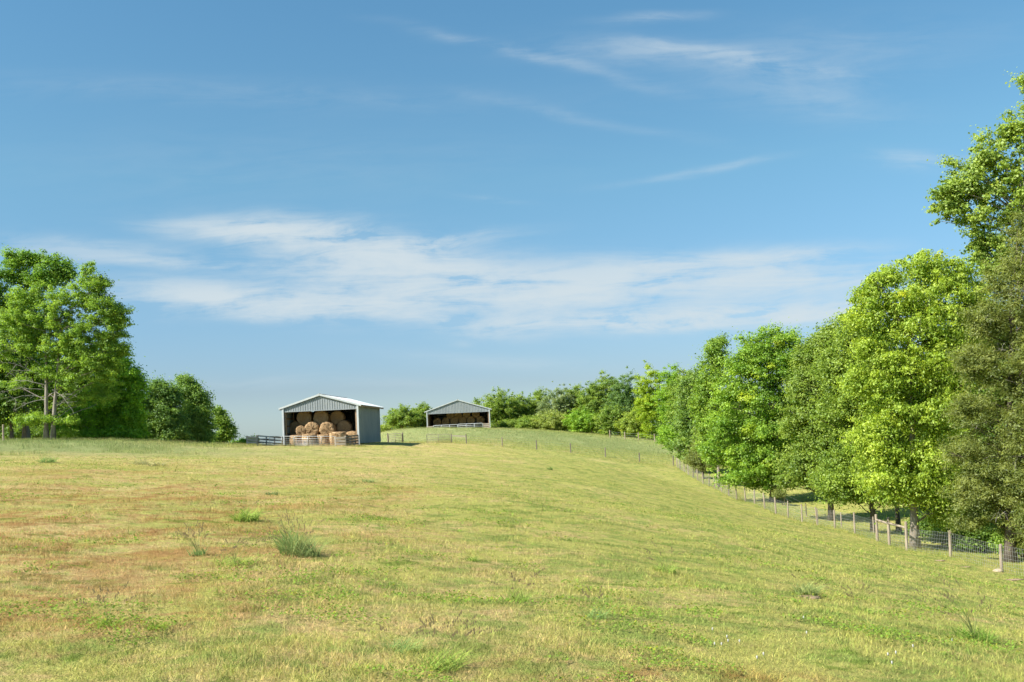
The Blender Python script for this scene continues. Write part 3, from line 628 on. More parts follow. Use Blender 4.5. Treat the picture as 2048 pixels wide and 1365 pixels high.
T('broad mid green sweetgum with a visible grey trunk above the field fence', 1540, 89,
  [(1500, 700, 36, 26), (1540, 680, 38, 25), (1580, 690, 36, 26), (1610, 715, 30, 32), (1480, 735, 34, 30), (1540, 735, 70, 45), (1600, 760, 36, 45), (1455, 790, 32, 34), (1510, 800, 60, 48), (1580, 820, 50, 45), (1450, 850, 40, 36), (1520, 870, 75, 45), (1590, 890, 45, 34), (1450, 910, 46, 28), (1520, 930, 90, 34), (1590, 945, 50, 24), (1628, 740, 26, 40), (1630, 800, 26, 40), (1480, 955, 45, 18), (1550, 968, 50, 14), (1420, 900, 22, 24)],
  62000, .85, ((.10, .19, .02), (.22, .315, .038)), leaf=.24, trunk_r=.34, limbs=60, bark=M_DARKBARK, yellow=.03)
T('pale green sapling crown poking up left of the broad sweetgum', 1432, 104, [(1437, 685, 18, 16), (1430, 715, 24, 26), (1425, 760, 34, 40), (1420, 820, 34, 50), (1425, 880, 30, 40)], 14000, .85, MID, leaf=.28, trunk_r=.18, limbs=26)
T('rounded grey green tree between the sweetgum and the far tree row', 1390, 118, [(1393, 765, 24, 24), (1375, 790, 26, 30), (1400, 810, 30, 40), (1378, 850, 30, 40), (1372, 890, 26, 22), (1400, 890, 30, 30), (1382, 910, 24, 14)], 15000, .9, ((.09, .16, .03), (.18, .25, .05)), leaf=.30, trunk_r=.2, limbs=24)
T('small olive red cedar at the top end of the field fence', 1402, 112, [(1405, 880, 14, 26), (1398, 905, 20, 22), (1410, 925, 26, 18), (1385, 920, 16, 12), (1410, 850, 10, 28)], 9000, .55, CEDAR, leaf=.22, trunk_r=.12, limbs=20, aspect=.35, bark=M_DARKBARK, name='cedar_tree')
T('little round olive cedar bush under the broad sweetgum', 1558, 85, [(1558, 985, 13, 9), (1552, 992, 10, 6), (1564, 990, 9, 6)], 1600, .32, CEDAR, leaf=.13, trunk_r=.05, limbs=10, aspect=.4, bark=M_DARKBARK, name='cedar_bush', cat='bush')
# wood behind the near right trees
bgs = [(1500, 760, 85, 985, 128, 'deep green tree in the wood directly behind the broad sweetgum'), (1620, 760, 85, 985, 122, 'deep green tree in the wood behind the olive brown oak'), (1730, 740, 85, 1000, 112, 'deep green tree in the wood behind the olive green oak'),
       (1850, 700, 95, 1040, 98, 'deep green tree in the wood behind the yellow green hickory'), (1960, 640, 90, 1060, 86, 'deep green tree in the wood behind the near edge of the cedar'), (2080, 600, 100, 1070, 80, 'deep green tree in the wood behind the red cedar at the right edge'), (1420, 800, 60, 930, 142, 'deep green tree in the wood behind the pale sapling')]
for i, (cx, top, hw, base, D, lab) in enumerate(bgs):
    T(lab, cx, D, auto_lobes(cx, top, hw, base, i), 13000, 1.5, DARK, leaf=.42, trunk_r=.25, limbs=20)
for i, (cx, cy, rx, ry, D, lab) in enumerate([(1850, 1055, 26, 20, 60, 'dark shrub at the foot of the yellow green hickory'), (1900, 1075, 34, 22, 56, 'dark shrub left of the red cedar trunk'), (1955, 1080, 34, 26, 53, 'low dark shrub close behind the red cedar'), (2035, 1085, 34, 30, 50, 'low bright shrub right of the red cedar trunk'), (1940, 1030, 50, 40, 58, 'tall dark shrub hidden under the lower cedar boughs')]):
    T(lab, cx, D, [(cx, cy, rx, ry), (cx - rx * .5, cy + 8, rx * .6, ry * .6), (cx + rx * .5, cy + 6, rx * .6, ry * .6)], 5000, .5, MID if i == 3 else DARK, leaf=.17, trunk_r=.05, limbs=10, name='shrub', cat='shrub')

# far row along the crest
far = [  # centre, top, half width, base, distance, colours, label
    (803, 815, 24, 866, 196, MID, 'rounded green tree between the two barns'), (768, 850, 9, 866, 192, LIGHT, 'yellow green bush at the right shoulder of the near barn'), (843, 812, 20, 866, 200, MID, 'thin topped tree at the left eave of the far barn'),
    (952, 798, 13, 862, 208, MID, 'small tree showing above the right roof slope of the far barn'), (996, 782, 29, 864, 200, MID, 'rounded tree just right of the far barn'), (1043, 791, 22, 864, 204, MID, 'narrow pointed tree, second right of the far barn'), (1079, 784, 18, 866, 206, MID, 'thin crowned tree, third right of the far barn'),
    (1112, 768, 30, 868, 200, GREY, 'tree with two pale tops in the far row'), (1150, 775, 20, 868, 202, MID, 'plain tree after the twin topped one in the far row'), (1184, 765, 23, 870, 196, MID, 'lower mid green tree beside the tallest pair in the far row'), (1212, 749, 24, 870, 196, MID, 'left one of the tallest pair in the far row'), (1250, 743, 28, 873, 190, ((.06, .13, .028), (.13, .21, .045)), 'right one of the tallest pair in the far row, darker green'),
    (1302, 730, 25, 880, 176, ((.13, .22, .012), (.27, .36, .022)), 'bright yellow green tree in the middle of the far row'), (1342, 734, 26, 884, 166, BRIGHT, 'bright green tree right of the yellow green one'), (1372, 745, 26, 895, 146, MID, 'mid green tree behind the rounded grey green one'),
    (1105, 826, 28, 868, 192, ((.13, .19, .03), (.24, .30, .06)), 'low pale yellow green tree in front of the twin topped one'), (1165, 822, 26, 870, 188, BRIGHT, 'low bright green tree in front of the far row'), (1225, 815, 24, 874, 184, MID, 'low tree in front of the tallest pair'), (1060, 838, 20, 866, 194, MID, 'low bushy tree in front of the narrow pointed one'), (1265, 826, 20, 878, 180, LIGHT, 'low yellowish tree left of the bright yellow green one'), (1018, 842, 16, 864, 196, MID, 'low bush at the foot of the rounded tree by the far barn'), (1355, 850, 26, 900, 138, BRIGHT, 'low bright tree at the bend of the wood edge')]
for i, (cx, top, hw, base, D, cols, lab) in enumerate(far):
    cols = tuple((w[0] * 1.08, w[1] * 1.0, w[2] * 1.25) for w in cols); T(lab, cx, D, auto_lobes(cx, top - (5 if hw > 12 else 0), hw * 1.22, base, 50 + i), 16000 if hw > 16 else 5000, .68 if hw > 12 else .55, cols, leaf=.29, trunk_r=.2, limbs=14, yellow=.01)  # far leaf colours desaturated, distance haze painted into the tint
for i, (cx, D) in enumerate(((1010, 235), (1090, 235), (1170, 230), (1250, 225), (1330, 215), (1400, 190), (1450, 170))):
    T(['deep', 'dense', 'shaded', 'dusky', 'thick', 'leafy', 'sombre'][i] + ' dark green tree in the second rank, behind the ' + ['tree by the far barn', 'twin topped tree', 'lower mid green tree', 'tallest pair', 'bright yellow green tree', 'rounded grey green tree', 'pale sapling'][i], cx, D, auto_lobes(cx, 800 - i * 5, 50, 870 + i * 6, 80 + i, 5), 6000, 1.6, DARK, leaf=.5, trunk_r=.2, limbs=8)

# left-hand wood
T('tall double stemmed light green ash with bare lower limbs at the left', 92, 84,
  [(172, 545, 24, 24), (200, 570, 20, 20), (165, 590, 40, 34), (205, 625, 38, 36), (235, 660, 28, 26), (245, 700, 18, 14), (120, 610, 34, 34), (75, 585, 20, 22), (45, 600, 28, 28), (30, 640, 40, 40), (90, 655, 45, 36), (160, 665, 50, 40), (225, 640, 26, 22), (238, 625, 18, 12), (222, 690, 30, 34), (60, 690, 34, 24), (170, 720, 50, 36), (120, 700, 40, 30), (95, 745, 30, 16), (140, 760, 30, 20), (215, 745, 34, 30), (10, 700, 26, 40), (200, 785, 34, 24, 2.0), (150, 800, 24, 16, 2.0), (40, 770, 34, 14, 2.0), (80, 838, 46, 7), (125, 842, 34, 8), (45, 845, 30, 7), (135, 862, 16, 6)],
  62000, .52, ((.11, .19, .025), (.215, .31, .045)), leaf=.19, trunk_r=.27, limbs=50, multi=((.62, -.1, 1.0, 0),), seed=7, lean=.12, bark=surf_mat('ash_bark', (.14, .118, .095), (.32, .28, .23), (6, 6, 1.4), .95, bump=.8),
  dead=[(88, 770, 25, 768, -1.0, .07), (90, 795, 20, 805, -.8, .05), (86, 750, 30, 745, -.8, .05), (105, 780, 155, 822, -.9, .06), (92, 800, 40, 825, -1.2, .06), (86, 735, 20, 700, -.6, .05), (108, 770, 125, 760, -.5, .04), (88, 760, 10, 725, -1.4, .05), (110, 795, 165, 795, -1.0, .04), (86, 780, 5, 795, -1.5, .045), (60, 720, 5, 690, -.5, .045), (108, 725, 150, 700, -.8, .06)])
T('dense dark green tree behind and above the double stemmed ash', 52, 93,
  [(30, 522, 28, 22), (62, 520, 22, 18), (98, 522, 26, 18), (125, 540, 24, 20), (20, 555, 24, 28), (95, 560, 36, 24), (140, 555, 12, 10), (50, 560, 30, 24), (5, 620, 36, 60), (60, 650, 50, 60), (40, 750, 60, 60)], 34000, .75, ((.075, .16, .018), (.155, .25, .03)), leaf=.24, trunk_r=.34, limbs=50)
T('bright green maple right of the double stemmed ash', 215, 97,
  [(235, 720, 26, 24), (215, 690, 26, 26), (250, 755, 28, 30), (225, 790, 40, 40), (262, 800, 22, 34), (275, 770, 12, 20), (190, 830, 50, 40), (245, 840, 34, 34), (278, 845, 16, 34), (220, 868, 55, 18), (150, 850, 45, 28), (250, 872, 40, 12)], 42000, .8, ((.10, .21, .015), (.22, .37, .028)), leaf=.25, trunk_r=.22, limbs=30)
T('deep green tree behind the trunks of the double stemmed ash', 120, 106, [(120, 760, 70, 60), (60, 790, 60, 60), (170, 800, 60, 50), (110, 850, 90, 34), (180, 730, 50, 50)], 18000, 1.2, DARK, leaf=.34, trunk_r=.25, limbs=20)
T('deep green tree at the left edge with a dark straight trunk', 24, 90, [(15, 740, 40, 45), (-30, 700, 60, 80), (20, 800, 40, 30), (-20, 820, 50, 40), (25, 838, 26, 10)], 20000, .9, DARK, leaf=.26, trunk_r=.2, limbs=24, bark=M_DARKBARK)
T('tree outside the left edge reaching in with dark foliage', -90, 92, [(-60, 600, 60, 80), (-90, 720, 70, 90), (-50, 830, 60, 50)], 12000, 1.1, DARK, leaf=.32, trunk_r=.25, limbs=20)
T('blue green oak with a domed top between the maple and the pointed tree', 322, 108, [(318, 778, 24, 16), (335, 795, 26, 22), (310, 805, 26, 26), (330, 835, 38, 34), (345, 865, 34, 24), (305, 865, 24, 24), (325, 885, 34, 10)], 26000, .8, ((.075, .145, .032), (.155, .24, .05)), leaf=.26, trunk_r=.2, limbs=24)
T('pointed grey green tree with a narrow top at the end of the left wood', 385, 112, [(370, 762, 14, 10), (375, 780, 20, 20), (388, 800, 26, 26), (398, 825, 26, 26), (382, 850, 34, 30), (405, 862, 22, 24), (392, 882, 34, 10)], 24000, .8, ((.085, .16, .032), (.18, .265, .05)), leaf=.26, trunk_r=.2, limbs=24)
T('small light green tree, last in the left wood before open sky', 448, 117, [(437, 826, 12, 10), (445, 845, 17, 18), (455, 865, 16, 18), (440, 878, 18, 12)], 8000, .6, MID, leaf=.25, trunk_r=.1, limbs=16)
T('low bright bush beside the left end of the pen planks', 497, 116, [(503, 882, 14, 8), (488, 886, 12, 6), (475, 888, 12, 5)], 3000, .5, BRIGHT, leaf=.22, trunk_r=.05, limbs=6, name='shrub', cat='shrub')
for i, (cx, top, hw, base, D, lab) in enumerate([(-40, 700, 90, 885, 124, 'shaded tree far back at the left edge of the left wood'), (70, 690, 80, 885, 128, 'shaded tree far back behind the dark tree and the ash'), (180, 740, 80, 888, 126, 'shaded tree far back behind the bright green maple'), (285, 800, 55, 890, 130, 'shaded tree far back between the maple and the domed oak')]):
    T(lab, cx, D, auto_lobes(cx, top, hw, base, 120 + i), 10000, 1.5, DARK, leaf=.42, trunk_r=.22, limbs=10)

# ------------------------------------------------------------------ barns
def ribbed_wall(mb, w0, w1, y, zb, ztop, axis_='x', rib=.23, dep=.03, out_=-1, th=.012):
    """ribbed sheet between w0 and w1; zb and ztop are functions of the position along the wall"""
    n = int(round((w1 - w0) / rib)); st = (w1 - w0) / n; prof = []
    for i in range(n):
        a = w0 + i * st
        prof += [(a, 0), (a + st * .70, 0), (a + st * .80, dep), (a + st * .90, dep)]
    prof.append((w1, 0))
    def pt(a, d, z): return (a, y + out_ * d, z) if axis_ == 'x' else (y + out_ * d, a, z)
    for (a0, d0), (a1, d1) in zip(prof[:-1], prof[1:]):
        for off in (0, -th):
            mb.poly([pt(a0, d0 + off, zb(a0)), pt(a1, d1 + off, zb(a1)), pt(a1, d1 + off, ztop(a1)), pt(a0, d0 + off, ztop(a0))])
def make_barn(label, rear_right_xy, rot, W, Lg, eave, ridge, lintel, base_z, over=.42, side_gap=.0, rib=.23, roof_mat=None):
    """local frame: x 0..W across the open front, y 0..Lg going back, origin at the front left corner"""
    root = empty('hay_barn', (rear_right_xy[0], rear_right_xy[1], base_z), rot); tag(root, label, 'barn')
    mid = W / 2; slope = (ridge - eave) / mid
    rz = lambda x: ridge - abs(x - mid) * slope
    g = MB(); ribbed_wall(g, .0, W, 0, lambda a: lintel, lambda a: rz(a) - .03, 'x', rib); g.build('gable_wall', M_METAL, root)
    g = MB(); ribbed_wall(g, .0, W, Lg, lambda a: .12, lambda a: rz(a) - .03, 'x', rib, out_=1); g.build('rear_wall', M_METAL, root)
    g = MB(); ribbed_wall(g, .0, Lg, W, lambda a: .12, lambda a: eave - .16 - side_gap, 'y', rib, out_=1); g.build('side_wall', M_SIDE, root)
    g = MB(); ribbed_wall(g, .0, Lg, 0, lambda a: .12, lambda a: eave - .16 - side_gap, 'y', rib, out_=-1); g.build('side_wall', M_SIDE, root)
    # roof: two ribbed slopes with thickness
    r = MB(); ny = int(Lg / .3); y0, y1 = -.12, Lg + .25; st = (y1 - y0) / ny
    for sgn in (-1, 1):
        xe = mid + sgn * (mid + over); ze = ridge - (mid + over) * slope
        for i in range(ny):
            a = y0 + i * st; segs = [(a, 0), (a + st * .8, 0), (a + st * .86, .025), (a + st * .94, .025), (a + st, 0)]
            for (p0, h0), (p1, h1) in zip(segs[:-1], segs[1:]):
                r.poly([(mid, p0, ridge + .03 + h0), (mid, p1, ridge + .03 + h1), (xe, p1, ze + .03 + h1), (xe, p0, ze + .03 + h0)])
        r.poly([(mid, y0, ridge), (mid, y1, ridge), (xe, y1, ze), (xe, y0, ze)])
        r.poly([(xe, y0, ze), (xe, y1, ze), (xe, y1, ze + .03), (xe, y0, ze + .03)])
    ro = r.build('roof', roof_mat or M_ROOF, root)
    cpp = MB(); cpp.beam((mid - .12, y0, ridge + .05), (mid - .12, y1, ridge + .05), .30, .02, (slope * -1, 0, 1)); cpp.beam((mid + .12, y0, ridge + .05), (mid + .12, y1, ridge + .05), .30, .02, (slope, 0, 1)); cpp.build('ridge_cap', M_TRIM, ro)
    f = MB()
    for sgn in (-1, 1):
        xe = mid + sgn * (mid + over); ze = ridge - (mid + over) * slope
        f.beam((mid, y0 - .02, ridge - .03), (xe, y0 - .02, ze - .03), .03, .16, (0, 0, 1))
    f.build('rake_trim', M_TRIM, ro)
    for sgn in (-1, 1):
        e = MB(); xe = mid + sgn * (mid + over - .05); ze = ridge - (mid + over) * slope
        e.beam((xe, y0, ze - .085), (xe, y1, ze - .085), .04, .13)
        e.build('eave_board', M_TIMBER, ro)
    for x0 in (-.06, W + .06):
        t_ = MB(); t_.box(x0 - .085, x0 + .085, -.11, .0, -.15, rz(max(0, min(W, x0))) - .10); t_.box(x0 - (.085 if x0 < 0 else -.035), x0 - (.035 if x0 < 0 else -.085), .003, .13, -.15, eave - .2); t_.build('corner_trim', M_TRIM, root)
    t_ = MB(); t_.box(.03, W - .03, .03, .18, lintel - .02, lintel + .28); t_.build('lintel_beam', M_TIMBER, root)
    t_ = MB(); t_.box(.03, W - .03, -.045, -.008, lintel - .05, lintel + .02); t_.build('lintel_trim', M_METAL, root)
    npost = 4
    for i in range(npost + 1):
        yy_ = .12 + (Lg - .3) * i / npost
        for x0 in (.06, W - .20):
            p_ = MB(); p_.box(x0, x0 + .14, yy_, yy_ + .14, -.3, eave - .12); p_.build('post', M_TIMBER, root)
        tr = MB(); tr.beam((.05, yy_ + .07, eave - .15), (W - .05, yy_ + .07, eave - .15), .05, .16)
        for sgn in (-1, 1): tr.beam((mid + sgn * (mid - .06), yy_ + .07, eave - .12), (mid, yy_ + .07, ridge - .14), .05, .14, (0, 0, 1))
        tr.beam((mid, yy_ + .07, eave - .1), (mid, yy_ + .07, ridge - .2), .05, .1, (1, 0, 0)); tr.build('roof_truss', M_TIMBER, root)
    for x0 in (.045, W - .045):
        gt = MB()
        for zz in (.55, 1.25, 1.95, 2.65): gt.box(x0 - .02, x0 + .02, .28, Lg - .05, zz, zz + .13)
        gt.build('wall_girts', M_TIMBER, root)
    pl = MB()
    for sgn in (-1, 1):
        for i in range(1, 7):
            xx = mid + sgn * mid * i / 7; pl.box(xx - .02, xx + .02, 0.02, Lg, rz(xx) - .12, rz(xx) - .02)
    pl.build('purlins', M_TIMBER, root)
    return root
D1 = 93.0
b1z = gz(-17.5, 94) - .02
fr = P(716.5, 889, D1); W1 = 6.95; ROT1 = -math.radians(2.9)
fl = Vector((fr.x - W1 * math.cos(ROT1), fr.y - W1 * math.sin(ROT1)))
b1z = P(716, 889, D1).z - .02
BARN1 = make_barn('nearer grey steel hay barn with a pale roof and sun lit round bales inside', (fl.x, fl.y), ROT1, W1, 11.4, 3.80, 4.84, 3.36, b1z, side_gap=.06)
D2 = 180.0
fr2 = P(979, 862, D2); fl2 = P(856, 864, D2 - .2); W2 = 11.15
b2z = (fr2.z + fl2.z) / 2 - .05
BARN2 = make_barn('farther wider grey steel barn on the crest, dark inside, closed by pale gates', (fl2.x, D2 - .3), math.radians(1.5), W2, 14, 3.95, 5.75, 3.40, b2z, over=.5, rib=.27)
print('barn bases', b1z, gz(fr.x, fr.y), b2z, gz(fr2.x, fr2.y), gz(fl2.x, fl2.y))

# ------------------------------------------------------------------ bales
def bale_mesh(seed, r=.76, L_=1.25, rough=.03):
    rg_ = np.random.default_rng(seed); n = 44; rings = [(.0, -L_ / 2 - .02), (.25, -L_ / 2 - .015), (.5, -L_ / 2), (.75, -L_ / 2 + .01), (.93, -L_ / 2 + .03), (1, -L_ / 2 + .11), (1.015, -L_ / 4), (1.02, 0), (1.015, L_ / 4), (1, L_ / 2 - .11), (.93, L_ / 2 - .03), (.75, L_ / 2 - .01), (.5, L_ / 2), (.25, L_ / 2 + .015), (0, L_ / 2 + .02)]
    V = []; Fq = []; a1, a2 = rg_.uniform(0, 6.28, 2)
    for (q, yv) in rings:
        for j in range(n):
            t = 2 * math.pi * j / n; rr_ = r * q * (1 + .022 * math.sin(2 * t + a1) + .014 * math.sin(5 * t + a2) + rg_.normal(0, rough) * (.6 if q > .9 else .1))
            V.append((rr_ * math.cos(t), yv + rg_.normal(0, rough * .5) * (q > 0), rr_ * math.sin(t) * .965))
    for i in range(len(rings) - 1):
        for j in range(n): Fq.append((i * n + j, i * n + (j + 1) % n, (i + 1) * n + (j + 1) % n, (i + 1) * n + j))
    return np.array(V), np.array(Fq)
_bv = {}
def bale(label, loc, upright=False, rz=0.0, tilt=0.0, scale=1.0, var=0, rough=.03, group=None, sq=1.0, root=None):
    key = (var, rough)
    if key not in _bv:
        o = np_mesh('round_bale', *bale_mesh(40 + var, rough=rough), M_HAY, smooth=True); _bv[key] = o.data
        for p_ in (): pass
    else: o = bpy.data.objects.new('round_bale', _bv[key]); COL.objects.link(o)
    o.location = loc; o.rotation_euler = (math.pi / 2 + tilt if upright else tilt, random.Random(label).uniform(0, 6) if not upright else 0, rz); o.scale = (scale, scale * sq, scale)
    tag(o, label, 'hay bale', group); return o
G_B1 = 'round bales in the near barn'; G_B2 = 'round bales in the far barn'
def B(label, px, py, D, **k): return bale(label, P(px, py, D), group=G_B1, **k)
def BU(label, px, D, r=1.0, **k):   # standing on the floor
    q = P(px, 880, D); return bale(label, (q.x, q.y, b1z + .60 * k.get('sq', 1.0)), upright=True, scale=r, group=G_B1, **k)
BU('upright bale farthest left on the floor of the near barn', 591, 93.9, .86, var=1, rough=.05)
BU('second upright bale from the left on the near barn floor', 619, 93.4, .90, var=2, rough=.05)
BU('third upright bale from the left, slightly sagging, in the near barn', 647.5, 93.6, .84, var=3, rough=.06, sq=.95)
BU('fourth upright bale, broadest and brightest, near the right post of the near barn', 676, 93.0, .98, var=4, rough=.05, sq=1.02)
o = B('tilted bale leaning against the right corner of the near barn', 704, 877, 93.9, var=5, rough=.05, scale=.88, tilt=.62, rz=.35)
B('small torn bale lying on the upright ones at the left of the near barn', 603, 862.5, 94.0, var=6, rough=.09, scale=.64)
B('left one of the two shaggy sunlit bales in the middle of the near barn', 625.5, 859, 94.2, var=7, rough=.07, scale=.92)
B('right one of the two shaggy sunlit bales in the middle of the near barn', 655.5, 859.5, 94.0, var=8, rough=.07, scale=.94)
B('shaded bale behind the torn one at the left wall of the near barn', 594, 858.5, 95.9, var=9)
B('shaded bale at the right of the middle row in the near barn', 689.5, 856.5, 95.4, var=10, scale=.98)
B('bale half hidden between the two shaggy bales and the top row', 662, 852.5, 96.6, var=11)
B('bale mostly hidden behind the left shaggy bale', 627, 853, 96.4, var=12)
B('left bale of the top row under the near barn gable', 610.5, 836.5, 95.2, var=13, scale=.97)
B('middle bale of the top row under the near barn gable', 644, 837, 95.0, var=14, scale=1.02)
B('right bale of the top row under the near barn gable', 675.5, 836, 95.6, var=15, scale=.93)
for j in range(4):      # floor row behind the uprights that carries the stack
    q = P(598 + j * 31, 880, 97.5); bale(('first', 'second', 'third', 'fourth')[j] + ' from the left of the floor row hidden behind the upright bales', (q.x, q.y, b1z + .74), var=j, group=G_B1)
words = ['first', 'second', 'third', 'fourth', 'fifth', 'sixth', 'seventh']
fx = lambda t_: fl2.x + t_
for j in range(7): bale(words[j] + ' bale from the left in the bottom row of the far barn', (fx(1.0 + j * 1.52), D2 + 4.9, b2z + .73), var=j, group=G_B2)
for j, pxx in enumerate((873, 890, 907.7, 924.7, 941.6, 960.2)): q = P(pxx, 842.5, D2 + 3.0); bale(words[j] + ' bale from the left in the middle row of the far barn', (q.x, D2 + 4.7 + .25 * (j % 2), b2z + 1.98), var=j + 3, group=G_B2)
for j, pxx in enumerate((899.7, 915.8, 932.7, 951.3)): q = P(pxx, 829, D2 + 3.2); bale(words[j] + ' bale from the left in the top row of the far barn', (q.x, D2 + 5.0, b2z + 3.12 - .08 * (j == 1)), var=j + 7, scale=.95, group=G_B2)

# ------------------------------------------------------------------ gates, pens, fences
def tube_gate(label, a, b, h, bars, mat, z0=.12, r=.028, stiles=2, brace=False, group='tube gates'):
    a = Vector(a); b = Vector(b); root = empty('tube_gate', a); tag(root, label, 'gate', group); d = b - a
    fr_ = MB(); up = Vector((0, 0, 1)); O = Vector((0, 0, 0)); cr_ = .10
    path = [O + up * z0, O + up * (z0 + h - cr_), O + up * (z0 + h - .03) + d * (.03 / d.length), O + up * (z0 + h) + d * (cr_ / d.length), d + up * (z0 + h) - d * (cr_ / d.length), d + up * (z0 + h - .03) - d * (.03 / d.length), d + up * (z0 + h - cr_), d + up * z0]
    fr_.tube(path, r, 6); fr_.build('gate_frame', mat, root, True)
    for i in range(bars):
        t_ = MB(); z = z0 + .03 + (h - .03) * (i / bars) ** 1.12; t_.tube([O + up * z, d + up * z], r * .85, 6); t_.build('rail', mat, root, True)
    for i in range(stiles):
        t_ = MB(); q = d * ((i + 1) / (stiles + 1)); sv = Vector((0, -.035, 0)); t_.tube([q + sv + up * (z0 + .01), q + sv + up * (z0 + h - .01)], r * .8, 6); t_.build('stile', mat, root, True)
    return root
def plank_panel(label, a, b, z0, z1, n, pw, mat, posts=2, post_h=None, group='plank pen panels', thick=.04, post_mat=None):
    a = Vector(a); b = Vector(b); root = empty('plank_panel', a); tag(root, label, 'pen panel', group); d = b - a; L_ = d.length; side = Vector((d.y, -d.x, 0)).normalized()
    if side.y > 0: side = -side
    for i in range(n):
        z = z0 + pw / 2 + (z1 - z0 - pw) * i / max(n - 1, 1); m_ = MB(); rr_ = random.Random(label + str(i)).uniform(-.02, .02)
        m_.beam(side * .06 + Vector((0, 0, z + rr_)), d + side * .06 + Vector((0, 0, z - rr_)), thick, pw); m_.build('plank', mat, root)
    for i in range(posts):
        q = d * (i / max(posts - 1, 1)); m_ = MB(); m_.box(q.x - .06, q.x + .06, q.y - .05, q.y + .05, -.35, (post_h or z1 + .05)); m_.build('post', post_mat or mat, root)
    return root
def gp(px, D):
    x = ray(px, 885).x * D; return Vector((x, D, gz(x, D)))
PA, PB, PC, PD_, PE = gp(494.5, 89.0), gp(514, 89.0), gp(587.5, 88.6), gp(671, 88.6), gp(691, 88.8)
for q in (PA, PB, PC, PD_, PE): print('pen z', q)
plank_panel('short weathered three plank panel at the far left end of the barn pen', PA, PB, .25, .86, 3, .17, M_PLANK)
tube_gate('galvanised tube gate left of the middle of the barn pen', PB + Vector((.08, 0, 0)), PC, .78, 4, M_GATE, .12, r=.026, stiles=2)
tube_gate('galvanised tube gate in front of the upright bales', PC + Vector((.06, 0, 0)), PD_ - Vector((.06, 0, 0)), .80, 4, M_GATE, .1, r=.026, stiles=2)
plank_panel('three wide weathered planks right of the pen gates, in front of the barn', PD_, PE, .12, .86, 3, .20, M_PLANK)
cr = Vector((fr.x + .05, fr.y - .25, b1z)); cl = Vector((fl.x - .1, fl.y - .3, b1z))
def slope_panel(label, a, b, n, top_a, top_b, bot_a, bot_b, pw, mat):
    root = empty('plank_panel', a); tag(root, label, 'pen panel', 'plank pen panels'); d = Vector(b) - Vector(a)
    for i in range(n):
        t_ = i / (n - 1); m_ = MB(); m_.beam(Vector((0, 0, bot_a + (top_a - bot_a) * t_)), d + Vector((0, 0, bot_b + (top_b - bot_b) * t_)), .04, pw); m_.build('plank', mat, root)
    for i in range(4):
        q = d * (.02 + .32 * i); m_ = MB(); m_.box(q.x - .05, q.x + .05, q.y + .03, q.y + .13, q.z - .4, q.z + top_a + .04); m_.build('post', mat, root)
    return root
slope_panel('four grey boards climbing from the pen front to the right corner of the near barn', PE + Vector((.05, 0, 0)), cr, 4, .86, .86, .10, .10, .13, M_DARKPOST)  # darker wood than the lit planks: the boards' shaded side put into colour
slope_panel('dark board fence side running back to the left corner of the near barn', PB + Vector((-.02, .2, 0)), cl, 4, .95, .95, .12, .12, .12, M_DARKPOST)

# gates standing in the cross fence
ga, gb = gp(776, 125), gp(806, 125)
tube_gate('small dull tube gate between two posts, just right of the near barn', ga + Vector((.1, 0, 0)), gb - Vector((.1, 0, 0)), 1.05, 5, M_OLDGATE, .18, r=.03, stiles=1)
ga2, gb2 = gp(854, 125.5), gp(902.5, 125.5)
tube_gate('wide dull tube gate in the cross fence below the far barn', ga2, gb2 - Vector((.12, 0, 0)), 1.05, 5, M_OLDGATE, .12, r=.028, stiles=1)
# far barn front
for (p0, p1, lab) in ((867.5, 915.3, 'left'), (916.5, 965.6, 'right')):
    a_, b_ = P(p0, 864, D2 - 1.5), P(p1, 862, D2 - 1.5); a_.z = b2z + (.06 if lab == 'left' else .10); b_.z = a_.z
    tube_gate(lab + ' one of the two pale tube gates closing the far barn', a_, b_, 1.15, 4, M_TRIM, .05, r=.045, stiles=2)
for (p0, p1, lab) in ((854, 866.3, 'left'), (966.8, 979.5, 'right')):
    a_, b_ = P(p0, 864, D2 - 1.4), P(p1, 862, D2 - 1.4); a_.z = b_.z = b2z + (.0 if lab == 'left' else .08)
    plank_panel('short plank panel at the ' + lab + ' front corner of the far barn', a_, b_, .05, 1.15, 4, .2, M_PLANK)

def fence_post(parent, x, y, h, r, mat, name='post', lean=(0, 0), z=None):
    m_ = MB(); z = gz(x, y) if z is None else z; ox, oy, oz = parent.location
    m_.tube([(x - ox, y - oy, z - .4 - oz), (x - ox + lean[0] * .5, y - oy + lean[1] * .5, z + h * .5 - oz), (x - ox + lean[0], y - oy + lean[1], z + h - .02 - oz), (x - ox + lean[0], y - oy + lean[1], z + h - oz)], [r * 1.05, r, r * .96, r * .8], 8)
    return m_.build(name, mat, parent, False)
def wire_panels(parent, pts, h, nw, step_, r, z_off=.06):
    """woven wire following the posts: horizontal strands and vertical stays"""
    m_ = MB(); ox, oy, oz = parent.location
    for (x0, y0), (x1, y1) in zip(pts[:-1], pts[1:]):
        z0, z1 = gz(x0, y0) - oz, gz(x1, y1) - oz
        zs = [z_off + (h - z_off) * (i / (nw - 1)) ** 1.15 for i in range(nw)]
        for q in zs: m_.tube([(x0 - ox, y0 - oy, z0 + q), (x1 - ox, y1 - oy, z1 + q)], r, 3, False)
        if step_:
            n = max(1, int(math.hypot(x1 - x0, y1 - y0) / step_))
            for i in range(n):
                t_ = (i + .5) / n; x_, y_, z_ = x0 + (x1 - x0) * t_ - ox, y0 + (y1 - y0) * t_ - oy, z0 + (z1 - z0) * t_
                m_.tube([(x_, y_, z_ + zs[0]), (x_, y_, z_ + zs[-1])], r * .8, 3, False)
    return m_.build('wire_mesh', M_WIRE, parent)
